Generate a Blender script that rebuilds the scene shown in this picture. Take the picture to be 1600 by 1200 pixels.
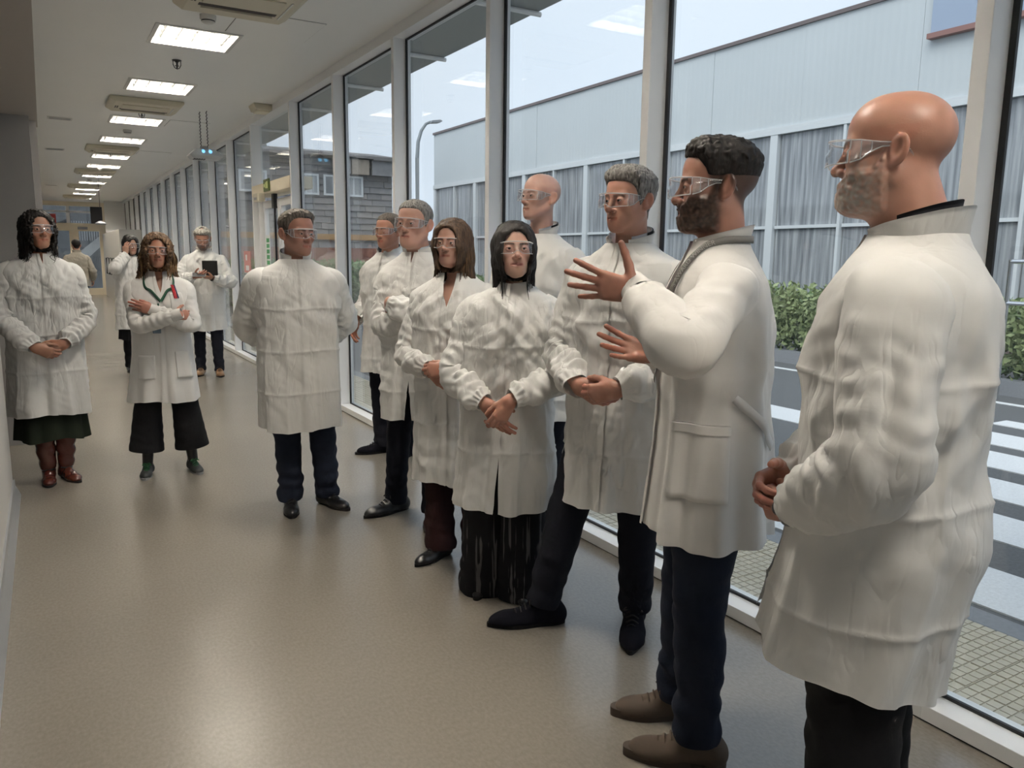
import bpy, bmesh, math, random
import numpy as np
from mathutils import Matrix, Vector

for o in list(bpy.data.objects):
    bpy.data.objects.remove(o, do_unlink=True)
SC = bpy.context.scene
COL = SC.collection

# ------------------------------------------------------------------ camera
CAM_H = 1.48
cam_d = bpy.data.cameras.new('camera')
cam_d.sensor_width = 36.0
cam_d.sensor_fit = 'HORIZONTAL'
cam_d.lens = 1219.0 * 36.0 / 1600.0
cam_d.clip_start = 0.05
cam_d.clip_end = 400
cam = bpy.data.objects.new('camera', cam_d)
COL.objects.link(cam)
RW = ((0.8604253, 0.0715626, -0.5045266), (-0.5094359, 0.1440618, -0.8483639), (0.0119719, 0.9869777, 0.1604109))
cam.matrix_world = Matrix.Translation((0, 0, CAM_H)) @ Matrix(RW).to_4x4()
SC.camera = cam

# ------------------------------------------------------------------ light and exposure
SC.view_settings.view_transform = 'Standard'
SC.view_settings.look = 'None'
SC.view_settings.exposure = 0.42
SC.view_settings.gamma = 1.0
SC.view_settings.use_curve_mapping = False
world = bpy.data.worlds.new('overcast_sky')
SC.world = world
world.use_nodes = True
wn = world.node_tree.nodes
wl = world.node_tree.links
wn.clear()
w_out = wn.new('ShaderNodeOutputWorld')
w_bg = wn.new('ShaderNodeBackground')
w_tc = wn.new('ShaderNodeTexCoord')
w_noise = wn.new('ShaderNodeTexNoise')
w_noise.inputs['Scale'].default_value = 1.6
w_noise.inputs['Detail'].default_value = 4.0
w_ramp = wn.new('ShaderNodeValToRGB')
w_ramp.color_ramp.elements[0].position = 0.3
w_ramp.color_ramp.elements[0].color = (0.58, 0.66, 0.77, 1)
w_ramp.color_ramp.elements[1].position = 0.7
w_ramp.color_ramp.elements[1].color = (0.68, 0.735, 0.81, 1)
wl.new(w_tc.outputs['Generated'], w_noise.inputs['Vector'])
wl.new(w_noise.outputs['Fac'], w_ramp.inputs['Fac'])
wl.new(w_ramp.outputs['Color'], w_bg.inputs['Color'])
w_bg.inputs['Strength'].default_value = 1.10
wl.new(w_bg.outputs[0], w_out.inputs[0])
LAMP_GLOW = 168.0
# hazy sun behind the thin cloud, from the corridor's side of the street
sun_d = bpy.data.lights.new('hazy_sun_offscreen', 'SUN')
sun_d.energy = 1.7
sun_d.angle = math.radians(45)
sun_d.color = (1.0, 0.97, 0.92)
sun = bpy.data.objects.new('hazy_sun_offscreen', sun_d)
COL.objects.link(sun)
sun.rotation_euler = (math.radians(18), math.radians(-40), 0)

# ------------------------------------------------------------------ helpers
R_ = random.Random(7)

def link(o, parent=None):
    COL.objects.link(o)
    if parent is not None:
        o.parent = parent
    return o

def tag(o, label=None, cat=None, group=None, kind=None):
    if label: o['label'] = label
    if cat: o['category'] = cat
    if group: o['group'] = group
    if kind: o['kind'] = kind
    return o

def empty(name, loc=(0, 0, 0), rz=0.0, parent=None):
    o = bpy.data.objects.new(name, None)
    o.empty_display_size = 0.1
    o.location = loc
    o.rotation_euler = (0, 0, rz)
    return link(o, parent)

def copy_tree(o, parent=None):
    c = o.copy()
    link(c, parent)
    for ch in list(o.children):
        copy_tree(ch, c)
    return c

def mesh_np(name, V, F, mat=None, parent=None, smooth=True, col=None):
    """V (n,3) array, F list/array of quads or tris -> one mesh object"""
    V = np.asarray(V, dtype=np.float32)
    me = bpy.data.meshes.new(name)
    if isinstance(F, np.ndarray) and F.ndim == 2:
        k = F.shape[1]
        n = len(F)
        me.vertices.add(len(V))
        me.vertices.foreach_set('co', V.ravel())
        me.loops.add(n * k)
        me.loops.foreach_set('vertex_index', F.astype(np.int32).ravel())
        me.polygons.add(n)
        me.polygons.foreach_set('loop_start', np.arange(0, n * k, k, dtype=np.int32))
        me.polygons.foreach_set('loop_total', np.full(n, k, dtype=np.int32))
        me.update(calc_edges=True)
        me.validate()
    else:
        me.from_pydata([tuple(map(float, v)) for v in V], [], [tuple(map(int, f)) for f in F])
        me.update()
    if smooth:
        me.polygons.foreach_set('use_smooth', np.ones(len(me.polygons), dtype=bool))
    if col is not None:
        at = me.color_attributes.new('tint', 'FLOAT_COLOR', 'POINT')
        c4 = np.ones((len(V), 4), dtype=np.float32)
        c4[:, :3] = col
        at.data.foreach_set('color', c4.ravel())
    if mat is not None:
        me.materials.append(mat)
    o = bpy.data.objects.new(name, me)
    return link(o, parent)

class MB:
    """collects boxes, tubes, prisms into one mesh"""
    def __init__(s):
        s.v = []
        s.f = []
    def box(s, x0, x1, y0, y1, z0, z1, rz=0.0, c=None):
        b = len(s.v)
        pts = [(x, y, z) for z in (z0, z1) for (x, y) in ((x0, y0), (x1, y0), (x1, y1), (x0, y1))]
        if rz:
            cx, cy = c if c else ((x0 + x1) / 2, (y0 + y1) / 2)
            ca, sa = math.cos(rz), math.sin(rz)
            pts = [(cx + (x - cx) * ca - (y - cy) * sa, cy + (x - cx) * sa + (y - cy) * ca, z) for x, y, z in pts]
        s.v += pts
        s.f += [(b, b + 3, b + 2, b + 1), (b + 4, b + 5, b + 6, b + 7), (b, b + 1, b + 5, b + 4),
                (b + 1, b + 2, b + 6, b + 5), (b + 2, b + 3, b + 7, b + 6), (b + 3, b, b + 4, b + 7)]
        return s
    def tube(s, pts, r, n=10, cap=True):
        pts = [Vector(p) for p in pts]
        m = len(pts)
        rs = r if isinstance(r, (list, tuple)) else [r] * m
        b = len(s.v)
        up = Vector((0, 0, 1))
        for i, p in enumerate(pts):
            t = (pts[min(i + 1, m - 1)] - pts[max(i - 1, 0)]).normalized()
            a = t.cross(up)
            if a.length < 1e-4:
                a = t.cross(Vector((0, 1, 0)))
            a.normalize()
            c = t.cross(a)
            for k in range(n):
                w = 2 * math.pi * k / n
                s.v.append(tuple(p + (a * math.cos(w) + c * math.sin(w)) * rs[i]))
        for i in range(m - 1):
            for k in range(n):
                k2 = (k + 1) % n
                s.f.append((b + i * n + k, b + i * n + k2, b + (i + 1) * n + k2, b + (i + 1) * n + k))
        if cap:
            s.f.append(tuple(b + k for k in range(n))[::-1])
            s.f.append(tuple(b + (m - 1) * n + k for k in range(n)))
        return s
    def lathe(s, prof, c=(0, 0, 0), n=24):
        b = len(s.v)
        m = len(prof)
        for r, z in prof:
            for k in range(n):
                w = 2 * math.pi * k / n
                s.v.append((c[0] + r * math.cos(w), c[1] + r * math.sin(w), c[2] + z))
        for i in range(m - 1):
            for k in range(n):
                k2 = (k + 1) % n
                s.f.append((b + i * n + k, b + i * n + k2, b + (i + 1) * n + k2, b + (i + 1) * n + k))
        s.f.append(tuple(b + k for k in range(n))[::-1])
        s.f.append(tuple(b + (m - 1) * n + k for k in range(n)))
        return s
    def prism(s, poly, axis, a0, a1):
        b = len(s.v)
        n = len(poly)
        for a in (a0, a1):
            for p, q in poly:
                if axis == 'x': s.v.append((a, p, q))
                elif axis == 'y': s.v.append((p, a, q))
                else: s.v.append((p, q, a))
        s.f.append(tuple(range(b, b + n))[::-1])
        s.f.append(tuple(range(b + n, b + 2 * n)))
        for i in range(n):
            j = (i + 1) % n
            s.f.append((b + i, b + j, b + n + j, b + n + i))
        return s
    def quad(s, a, b_, c, d):
        b = len(s.v)
        s.v += [a, b_, c, d]
        s.f.append((b, b + 1, b + 2, b + 3))
        return s
    def build(s, name, mat=None, parent=None, smooth=False, bevel=0.0):
        me = bpy.data.meshes.new(name)
        me.from_pydata(s.v, [], s.f)
        if bevel > 0:
            bm = bmesh.new()
            bm.from_mesh(me)
            bmesh.ops.recalc_face_normals(bm, faces=bm.faces)
            bmesh.ops.bevel(bm, geom=[e for e in bm.edges if e.calc_face_angle(0) > 0.6], offset=bevel, segments=2, affect='EDGES', profile=0.5)
            bm.to_mesh(me)
            bm.free()
        else:
            bm = bmesh.new()
            bm.from_mesh(me)
            bmesh.ops.recalc_face_normals(bm, faces=bm.faces)
            bm.to_mesh(me)
            bm.free()
        me.update()
        if smooth:
            me.polygons.foreach_set('use_smooth', np.ones(len(me.polygons), dtype=bool))
            me.set_sharp_from_angle(angle=0.7)
        if mat is not None:
            me.materials.append(mat)
        o = bpy.data.objects.new(name, me)
        return link(o, parent)

# ------------------------------------------------------------------ materials
def nt(m):
    m.use_nodes = True
    return m.node_tree.nodes, m.node_tree.links

def pbr(name, color, rough=0.5, metal=0.0, spec=0.5, bump=None, noise=None, emit=None, coat=0.0, sheen=0.0):
    """noise=(scale, amount, detail) varies the colour; bump=(scale, strength, distance)"""
    m = bpy.data.materials.new(name)
    n, l = nt(m)
    b = n['Principled BSDF']
    b.inputs['Base Color'].default_value = (*color, 1)
    b.inputs['Roughness'].default_value = rough
    b.inputs['Metallic'].default_value = metal
    b.inputs['Specular IOR Level'].default_value = spec
    b.inputs['Coat Weight'].default_value = coat
    b.inputs['Sheen Weight'].default_value = sheen
    tc = None
    if noise or bump:
        tc = n.new('ShaderNodeTexCoord')
    if noise:
        t = n.new('ShaderNodeTexNoise')
        t.inputs['Scale'].default_value = noise[0]
        t.inputs['Detail'].default_value = noise[2] if len(noise) > 2 else 4
        l.new(tc.outputs['Object'], t.inputs['Vector'])
        mx = n.new('ShaderNodeMix')
        mx.data_type = 'RGBA'
        a = noise[1]
        mx.inputs['A'].default_value = (*[max(0, c * (1 - a)) for c in color], 1)
        mx.inputs['B'].default_value = (*[min(1, c * (1 + a)) for c in color], 1)
        l.new(t.outputs['Fac'], mx.inputs['Factor'])
        l.new(mx.outputs['Result'], b.inputs['Base Color'])
    if bump:
        t = n.new('ShaderNodeTexNoise')
        t.inputs['Scale'].default_value = bump[0]
        t.inputs['Detail'].default_value = 5
        l.new(tc.outputs['Object'], t.inputs['Vector'])
        bp = n.new('ShaderNodeBump')
        bp.inputs['Strength'].default_value = bump[1]
        bp.inputs['Distance'].default_value = bump[2]
        l.new(t.outputs['Fac'], bp.inputs['Height'])
        l.new(bp.outputs['Normal'], b.inputs['Normal'])
    if emit:
        b.inputs['Emission Color'].default_value = (*emit[0], 1)
        b.inputs['Emission Strength'].default_value = emit[1]
    return m

def glass_mat(name, tint=(0.9, 0.94, 0.95), ior=1.5, rough=0.0, haze=0.0, mx=1.0):
    m = bpy.data.materials.new(name)
    n, l = nt(m)
    n.clear()
    out = n.new('ShaderNodeOutputMaterial')
    tr = n.new('ShaderNodeBsdfTransparent')
    tr.inputs['Color'].default_value = (*tint, 1)
    gl = n.new('ShaderNodeBsdfGlossy')
    gl.inputs['Roughness'].default_value = rough
    gl.inputs['Color'].default_value = (1, 1, 1, 1)
    # Schlick reflectance from the angle of incidence, the same for both faces of the sheet
    ge = n.new('ShaderNodeNewGeometry')
    dp = n.new('ShaderNodeVectorMath'); dp.operation = 'DOT_PRODUCT'
    l.new(ge.outputs['Incoming'], dp.inputs[0]); l.new(ge.outputs['Normal'], dp.inputs[1])
    ab = n.new('ShaderNodeMath'); ab.operation = 'ABSOLUTE'; l.new(dp.outputs['Value'], ab.inputs[0])
    om = n.new('ShaderNodeMath'); om.operation = 'SUBTRACT'; om.inputs[0].default_value = 1.0; l.new(ab.outputs[0], om.inputs[1])
    pw = n.new('ShaderNodeMath'); pw.operation = 'POWER'; pw.inputs[1].default_value = 5.0; l.new(om.outputs[0], pw.inputs[0])
    f0 = ((ior - 1) / (ior + 1)) ** 2
    fr = n.new('ShaderNodeMath'); fr.operation = 'MULTIPLY_ADD'; fr.inputs[1].default_value = 1 - f0; fr.inputs[2].default_value = f0
    l.new(pw.outputs[0], fr.inputs[0])
    mix = n.new('ShaderNodeMixShader')
    l.new(fr.outputs[0], mix.inputs['Fac'])
    l.new(tr.outputs[0], mix.inputs[1])
    l.new(gl.outputs[0], mix.inputs[2])
    last = mix
    if haze > 0:
        df = n.new('ShaderNodeBsdfDiffuse')
        df.inputs['Color'].default_value = (0.85, 0.86, 0.88, 1)
        tl = n.new('ShaderNodeBsdfTranslucent')
        tl.inputs['Color'].default_value = (0.85, 0.86, 0.88, 1)
        ad = n.new('ShaderNodeMixShader')
        ad.inputs['Fac'].default_value = 0.5
        l.new(df.outputs[0], ad.inputs[1])
        l.new(tl.outputs[0], ad.inputs[2])
        m2 = n.new('ShaderNodeMixShader')
        m2.inputs['Fac'].default_value = haze
        l.new(last.outputs[0], m2.inputs[1])
        l.new(ad.outputs[0], m2.inputs[2])
        last = m2
    l.new(last.outputs[0], out.inputs[0])
    return m

M = {}
M['white_metal'] = pbr('white_metal', (0.88, 0.88, 0.88), 0.32)
M['sill_metal'] = pbr('sill_metal', (0.88, 0.88, 0.87), 0.22)
M['gasket'] = pbr('gasket', (0.012, 0.012, 0.014), 0.5)
M['glass'] = glass_mat('window_glass', (0.93, 0.955, 0.96))
M['ceiling'] = pbr('ceiling_panel', (0.86, 0.86, 0.84), 0.30, spec=0.35, noise=(1.2, 0.04))
M['wall_grey'] = pbr('wall_grey', (0.36, 0.345, 0.33), 0.7, noise=(2.5, 0.05))
M['soffit'] = pbr('soffit_paint', (0.42, 0.38, 0.35), 0.6)
M['cream'] = pbr('cream_wall', (0.90, 0.80, 0.62), 0.5)
M['half_wall'] = pbr('half_wall_paint', (0.62, 0.60, 0.57), 0.5)
M['skirting'] = pbr('skirting_metal', (0.55, 0.57, 0.60), 0.3, metal=0.6)
M['ac_plastic'] = pbr('ac_plastic', (0.60, 0.55, 0.43), 0.45)
M['ac_dark'] = pbr('ac_dark', (0.06, 0.05, 0.045), 0.6)
M['alu'] = pbr('louver_aluminium', (0.86, 0.855, 0.85), 0.30, metal=0.9)
M['alu_dark'] = pbr('housing_white', (0.8, 0.8, 0.78), 0.4)
M['tube'] = pbr('lamp_tube', (1, 1, 1), 0.5, emit=((1.0, 0.92, 0.80), LAMP_GLOW))
M['plastic_white'] = pbr('plastic_white', (0.66, 0.65, 0.62), 0.4)
M['plastic_grey'] = pbr('plastic_grey', (0.30, 0.31, 0.33), 0.4)
M['black'] = pbr('black_plastic', (0.012, 0.012, 0.013), 0.4)
M['chrome'] = pbr('chrome', (0.75, 0.75, 0.76), 0.18, metal=1.0)
M['dark_metal'] = pbr('dark_metal', (0.05, 0.05, 0.055), 0.4, metal=0.5)
M['green_sign'] = pbr('green_sign', (0.10, 0.14, 0.03), 0.4)
M['green_sign2'] = pbr('sign_pictogram', (0.75, 0.80, 0.35), 0.4)
M['red_sign'] = pbr('red_sign', (0.55, 0.05, 0.05), 0.4)
M['paper'] = pbr('paper_white', (0.8, 0.8, 0.8), 0.6)
M['green_paper'] = pbr('green_paper', (0.10, 0.38, 0.16), 0.6)
M['pink_paper'] = pbr('pink_paper', (0.62, 0.30, 0.28), 0.6)
M['tan_face'] = pbr('mullion_inner_face', (0.70, 0.66, 0.60), 0.4)

# floor: speckled linoleum with a soft gloss
def floor_mat():
    m = bpy.data.materials.new('linoleum')
    n, l = nt(m)
    b = n['Principled BSDF']
    tc = n.new('ShaderNodeTexCoord')
    mp = n.new('ShaderNodeMapping')
    mp.inputs['Scale'].default_value = (1, 0.6, 1)
    l.new(tc.outputs['Object'], mp.inputs['Vector'])
    n1 = n.new('ShaderNodeTexNoise'); n1.inputs['Scale'].default_value = 90; n1.inputs['Detail'].default_value = 6
    l.new(mp.outputs[0], n1.inputs['Vector'])
    n2 = n.new('ShaderNodeTexNoise'); n2.inputs['Scale'].default_value = 1.3; n2.inputs['Detail'].default_value = 5
    l.new(tc.outputs['Object'], n2.inputs['Vector'])
    n3 = n.new('ShaderNodeTexVoronoi'); n3.inputs['Scale'].default_value = 70
    l.new(tc.outputs['Object'], n3.inputs['Vector'])
    r1 = n.new('ShaderNodeValToRGB')
    r1.color_ramp.elements[0].position = 0.32; r1.color_ramp.elements[0].color = (0.222, 0.198, 0.163, 1)
    r1.color_ramp.elements[1].position = 0.68; r1.color_ramp.elements[1].color = (0.262, 0.237, 0.198, 1)
    l.new(n1.outputs['Fac'], r1.inputs['Fac'])
    r2 = n.new('ShaderNodeValToRGB')
    r2.color_ramp.elements[0].position = 0.35; r2.color_ramp.elements[0].color = (0.95, 0.95, 0.95, 1)
    r2.color_ramp.elements[1].position = 0.65; r2.color_ramp.elements[1].color = (1.0, 1.0, 1.0, 1)
    l.new(n2.outputs['Fac'], r2.inputs['Fac'])
    mx = n.new('ShaderNodeMix'); mx.data_type = 'RGBA'; mx.blend_type = 'MULTIPLY'
    mx.inputs['Factor'].default_value = 1.0
    l.new(r1.outputs[0], mx.inputs['A']); l.new(r2.outputs[0], mx.inputs['B'])
    r3 = n.new('ShaderNodeValToRGB')
    r3.color_ramp.elements[0].position = 0.06; r3.color_ramp.elements[0].color = (1, 1, 1, 1)
    r3.color_ramp.elements[1].position = 0.11; r3.color_ramp.elements[1].color = (0, 0, 0, 1)
    l.new(n3.outputs['Distance'], r3.inputs['Fac'])
    m3 = n.new('ShaderNodeMix'); m3.data_type = 'RGBA'
    l.new(r3.outputs[0], m3.inputs['Factor'])
    l.new(mx.outputs['Result'], m3.inputs['A'])
    m3.inputs['B'].default_value = (0.31, 0.285, 0.24, 1)
    l.new(m3.outputs['Result'], b.inputs['Base Color'])
    rr = n.new('ShaderNodeMapRange')
    rr.inputs['To Min'].default_value = 0.235; rr.inputs['To Max'].default_value = 0.265
    l.new(n2.outputs['Fac'], rr.inputs['Value'])
    l.new(rr.outputs[0], b.inputs['Roughness'])
    bp = n.new('ShaderNodeBump'); bp.inputs['Strength'].default_value = 0.03; bp.inputs['Distance'].default_value = 0.001
    l.new(n1.outputs['Fac'], bp.inputs['Height'])
    l.new(bp.outputs[0], b.inputs['Normal'])
    b.inputs['Specular IOR Level'].default_value = 0.8
    return m
M['floor'] = floor_mat()

# ------------------------------------------------------------------ room shell
ZC = 3.165           # ceiling
XI, XG = 2.36, 2.47  # inner face of the glazing frame, glass plane
Y0, Y1 = -5.0, 31.0
XL = -3.2

tag(MB().box(XL, XI + 0.14, Y0, Y1 + 4, -0.12, 0).build('floor', M['floor']), 'beige grey speckled linoleum floor of the corridor', 'floor', kind='structure')

LY = [-0.2, 2.3, 4.65, 6.94, 9.08, 11.53, 13.58, 16.0, 17.85, 20.2, 22.2, 24.6, 26.5, 28.8]
LX, LH = 1.15, 0.30
cb = MB()
cb.box(XL, LX - LH, Y0, Y1 + 0.3, ZC, ZC + 0.12)
cb.box(LX + LH, XI + 0.14, Y0, Y1 + 0.3, ZC, ZC + 0.12)
ys = [Y0] + [v for y in LY for v in (y - LH, y + LH)] + [Y1 + 0.3]
for a, b in zip(ys[0::2], ys[1::2]):
    cb.box(LX - LH, LX + LH, a, b, ZC, ZC + 0.12)
ceiling = tag(cb.build('ceiling', M['ceiling']), 'off-white satin corridor ceiling with recessed lights', 'ceiling', kind='structure')

# access hatches and joints: thin dark gaps with a flush panel
def hatch(x0, x1, y0, y1):
    p = tag(MB().box(x0, x1, y0, y1, ZC - 0.004, ZC).build('access_panel', M['ceiling'], ceiling))
    g = MB()
    for a in ((x0 - 0.004, x0, y0, y1), (x1, x1 + 0.004, y0, y1), (x0, x1, y1, y1 + 0.005), (x0, x1, y0 - 0.005, y0)):
        g.box(a[0], a[1], a[2], a[3], ZC - 0.001, ZC)
    g.build('joint', M['gasket'], p)
hatch(1.32, 1.92, 5.98, 6.58)
hatch(1.52, 2.0, 11.2, 11.8)
hatch(1.5, 2.0, 14.8, 15.4)

# left side: half wall, dropped soffit, grey wall, long wall beyond
tag(MB().box(XL, 0.03, Y0, 7.6, 2.47, ZC).build('soffit', M['soffit']), 'brownish dropped soffit along the left side', 'soffit', kind='structure')
tag(MB().box(XL, -0.025, 7.0, 7.25, 0, 2.47).build('wall_left', M['wall_grey']), 'plain grey wall under the brown soffit behind the half wall', 'wall', kind='structure')
tag(MB().box(-0.2, 0.02, 7.25, Y1, 0, ZC).build('wall_left_far', M['wall_grey']), 'long grey left wall of the corridor beyond the soffit', 'wall', kind='structure')
tag(MB().box(XL - 0.2, XL, Y0, 7.25, 0, ZC).build('wall_side', M['wall_grey']), 'grey side wall behind the half wall', 'wall', kind='structure')
tag(MB().box(XL, XI + 0.1, Y0 - 0.2, Y0, 0, ZC).build('wall_back', M['wall_grey']), 'grey wall at the near end of the corridor', 'wall', kind='structure')
hw = tag(MB().box(-0.55, -0.262, -3.0, 5.52, 0, 1.035).build('wall_half', M['half_wall'], bevel=0.006), 'pale grey half-height wall along the left edge', 'half wall', kind='structure')
sk = MB()
sk.prism([(-0.262, 0), (-0.225, 0), (-0.236, 0.03), (-0.250, 0.06), (-0.252, 0.10), (-0.262, 0.10)], 'y', -3.0, 5.52)
tag(sk.build('baseboard_left', M['skirting']), 'silver curved skirting at the foot of the half wall', 'skirting', kind='structure')
# ------------------------------------------------------------------ glazed wall
MULL = [-4.60, -3.11, -1.63, -0.15, 1.329, 2.811, 4.273, 5.765, 7.205, 8.69, 10.53, 12.05, 13.53, 15.0, 16.48, 17.96, 19.44, 20.92, 22.4, 23.88, 25.36, 26.84, 28.32, 29.8]
ZT = 3.09
for i in range(len(MULL) - 1):
    a, b = MULL[i], MULL[i + 1]
    w = tag(empty('window_%d' % (i + 1), (XI, a, 0)), 'floor to ceiling glazed bay of the white framed window wall', 'window', 'bays of the glazed wall', 'structure')
    L = b - a
    d = XG - XI
    MB().box(0, d + 0.03, 0, 0.05, 0.058, ZC).build('mullion', M['white_metal'], w, bevel=0.002)
    MB().box(0, d + 0.05, 0.05, L, ZT, ZC).build('header', M['white_metal'], w)
    MB().box(0, d + 0.05, 0.0, L, 0.006, 0.058).build('sill', M['sill_metal'], w, bevel=0.002)
    MB().box(0.006, d + 0.04, 0.0, L, 0.0, 0.006).build('sill_joint', M['gasket'], w)
    if i == 9:
        continue
    g = MB()
    g.box(d - 0.014, d - 0.002, 0.05, 0.066, 0.058, ZT)
    g.box(d - 0.014, d - 0.002, L - 0.02, L, 0.058, ZT)
    g.box(d - 0.014, d - 0.002, 0.066, L - 0.02, 0.058, 0.07)
    g.box(d - 0.014, d - 0.002, 0.066, L - 0.02, ZT - 0.012, ZT)
    g.build('gasket', M['gasket'], w)
    MB().box(d + 0.004, d + 0.014, 0.045, L + 0.005, 0.05, ZT + 0.01).build('pane', M['glass'], w)

# door bay
db = tag(empty('door_1', (XI, 8.74, 0)), 'white framed glass exit doors under a cream lintel', 'door', kind='structure')
dl_ = 10.53 - 8.74
MB().box(-0.01, 0.25, 0.0, dl_, 2.20, 2.33).build('lintel', M['cream'], db, bevel=0.004)
MB().box(0.114, 0.124, 0.0, dl_, 2.33, ZT).build('pane', M['glass'], db)
MB().box(0.06, 0.14, dl_ - 0.10, dl_, 0.0, 2.20).build('door_post', M['white_metal'], db)
MB().box(0.06, 0.14, 0.0, 0.08, 0.0, 2.20).build('door_post', M['white_metal'], db)
for (u0, u1) in ((0.09, 0.86), (0.90, dl_ - 0.11)):
    f = MB()
    f.box(0.10, 0.15, u0, u0 + 0.07, 0.06, 2.14).box(0.10, 0.15, u1 - 0.07, u1, 0.06, 2.14)
    f.box(0.10, 0.15, u0 + 0.07, u1 - 0.07, 0.06, 0.16).box(0.10, 0.15, u0 + 0.07, u1 - 0.07, 2.05, 2.14)
    lf = f.build('door_leaf', M['white_metal'], db)
    MB().box(0.122, 0.130, u0 + 0.07, u1 - 0.07, 0.16, 2.05).build('pane', M['glass'], lf)
    MB().tube([(0.07, u0 + 0.74 if u0 < 0.5 else u0 + 0.03, 0.85), (0.07, u0 + 0.74 if u0 < 0.5 else u0 + 0.03, 1.35)], 0.014).build('pull_bar', M['chrome'], lf)
bolt = MB().tube([(0.085, 1.03, 0.2), (0.085, 1.03, 2.05)], 0.012)
bolt.box(0.06, 0.11, 0.98, 1.09, 2.03, 2.24)
bolt.build('door_closer', M['black'], db, bevel=0.01)

t = empty('exit_sign', (XI - 0.02, 9.69, 2.22))
tag(t, 'small green emergency exit sign above the glass doors', 'sign')
MB().box(-0.012, 0.006, -0.13, 0.13, 0.0, 0.14).build('plate', M['green_sign'], t, bevel=0.003)
s = MB()
s.box(-0.016, -0.013, -0.09, -0.02, 0.03, 0.11).box(-0.016, -0.013, 0.0, 0.035, 0.035, 0.10).box(-0.016, -0.013, 0.05, 0.10, 0.05, 0.085)
s.build('pictogram', M['green_sign2'], t)
t = empty('motion_sensor', (XI - 0.035, 9.98, 2.2))
tag(t, 'cream sensor box under the door lintel', 'sensor')
MB().box(-0.06, 0.03, -0.12, 0.12, -0.09, 0.01).build('case', M['ac_plastic'], t, bevel=0.012)
MB().box(-0.062, -0.058, -0.06, 0.06, -0.07, -0.04).build('lens', M['plastic_grey'], t)
t = empty('notice_sheet', (XG - 0.0, 10.30, 1.30))
tag(t, 'green and white notice sheet taped to the glass door', 'notice')
MB().box(0.0, 0.003, -0.12, 0.12, 0.0, 0.42).build('sheet', M['paper'], t)
g = MB()
for k in range(5):
    g.box(-0.002, 0.0, -0.09, 0.09, 0.05 + k * 0.07, 0.10 + k * 0.07)
g.build('printed_rows', M['green_paper'], t)
t = empty('warning_notice', (XG - 0.004, 11.5, 1.22))
tag(t, 'faded pink and white notice stuck on the glazing beside the doors', 'notice')
MB().box(0.0, 0.003, -0.20, 0.20, 0.0, 0.30).build('sheet', M['pink_paper'], t)
MB().box(-0.002, 0.0, -0.10, 0.10, 0.03, 0.10).box(-0.002, 0.0, 0.0, 0.10, 0.17, 0.25).build('printed_box', M['paper'], t)

# canopy outside
cn = tag(MB().box(XG + 0.06, 3.05, Y0, 32, 3.15, 3.33).build('canopy', pbr('canopy_panel', (0.30, 0.33, 0.33), 0.5)), 'grey flat canopy projecting outside above the glazing', 'canopy', kind='structure')
for y in MULL:
    MB().tube([(XG + 0.03, y + 0.55, 3.13), (3.06, y + 0.55, 3.13)], 0.018, n=8).build('canopy_rib', M['white_metal'], cn)

# ------------------------------------------------------------------ end wall and partition
ew = tag(empty('wall_end', (0, Y1, 0)), 'cream end wall with glazed doors and a transom window', 'wall', kind='structure')
e = MB()
e.box(0.0, 2.7, 0, 0.12, 3.02, ZC).box(0.0, 1.84, 0, 0.12, 2.19, 2.45).box(1.84, 2.7, 0, 0.12, 0, 3.02)
e.box(0.80, 1.08, 0, 0.12, 0, 2.19).box(1.71, 1.84, 0, 0.12, 0, 2.19).box(0.0, 0.42, 0, 0.12, 0, 2.19).box(0.0, 0.075, 0, 0.12, 2.45, 3.02)
e.box(0.42, 0.80, 0, 0.12, 0, 0.24).box(1.08, 1.71, 0, 0.12, 0, 0.24)
e.build('frame', M['cream'], ew)
MB().box(0.75, 0.85, 0.03, 0.10, 2.45, 3.02).box(0.075, 1.84, 0.03, 0.10, 2.80, 2.86).build('transom_bar', M['white_metal'], ew)
for (x0, x1, z0, z1) in ((0.42, 0.80, 0.24, 2.19), (1.08, 1.71, 0.24, 2.19), (0.075, 0.75, 2.45, 3.02), (0.85, 1.84, 2.45, 3.02)):
    MB().box(x0, x1, 0.055, 0.065, z0, z1).build('pane', M['glass'], ew)
MB().box(1.48, 1.84, 0.02, 0.05, 2.45, 3.02).build('dark_panel', M['dark_metal'], ew)
MB().box(1.06, 1.36, -0.05, 0.0, 2.24, 2.33).build('door_closer', M['plastic_grey'], ew)
t = empty('fire_sign', (0.30, Y1 - 0.02, 2.42))
tag(t, 'small red sign on the end wall beside the transom', 'sign')
MB().box(-0.16, 0.14, -0.01, 0.02, 0.0, 0.32).build('plate', M['red_sign'], t)
MB().box(0.0, 0.09, -0.014, -0.01, 0.06, 0.18).build('pictogram', M['paper'], t)

pt = tag(empty('wall_partition', (1.80, 24.0, 0)), 'pale grey box partition standing by the far windows', 'partition', kind='structure')
MB().box(0, 0.55, 0, 6.95, 0.0, 2.10).build('panel', pbr('partition_paint', (0.55, 0.53, 0.49), 0.35), pt)
for y in (1.2, 2.4, 3.6, 4.8):
    MB().tube([(0.0, y, 0.8), (-0.06, y, 0.8), (-0.06, y, 1.3), (0.0, y, 1.3)], 0.02, n=8).build('bar_handle', M['black'], pt)
tag(MB().box(1.85, 2.5, 29.9, 30.0, 2.1, ZC).build('wall_stub', pbr('stub_wall_paint', (0.78, 0.78, 0.77), 0.5)), 'pale wall end above the box partition', 'wall', kind='structure')

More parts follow.
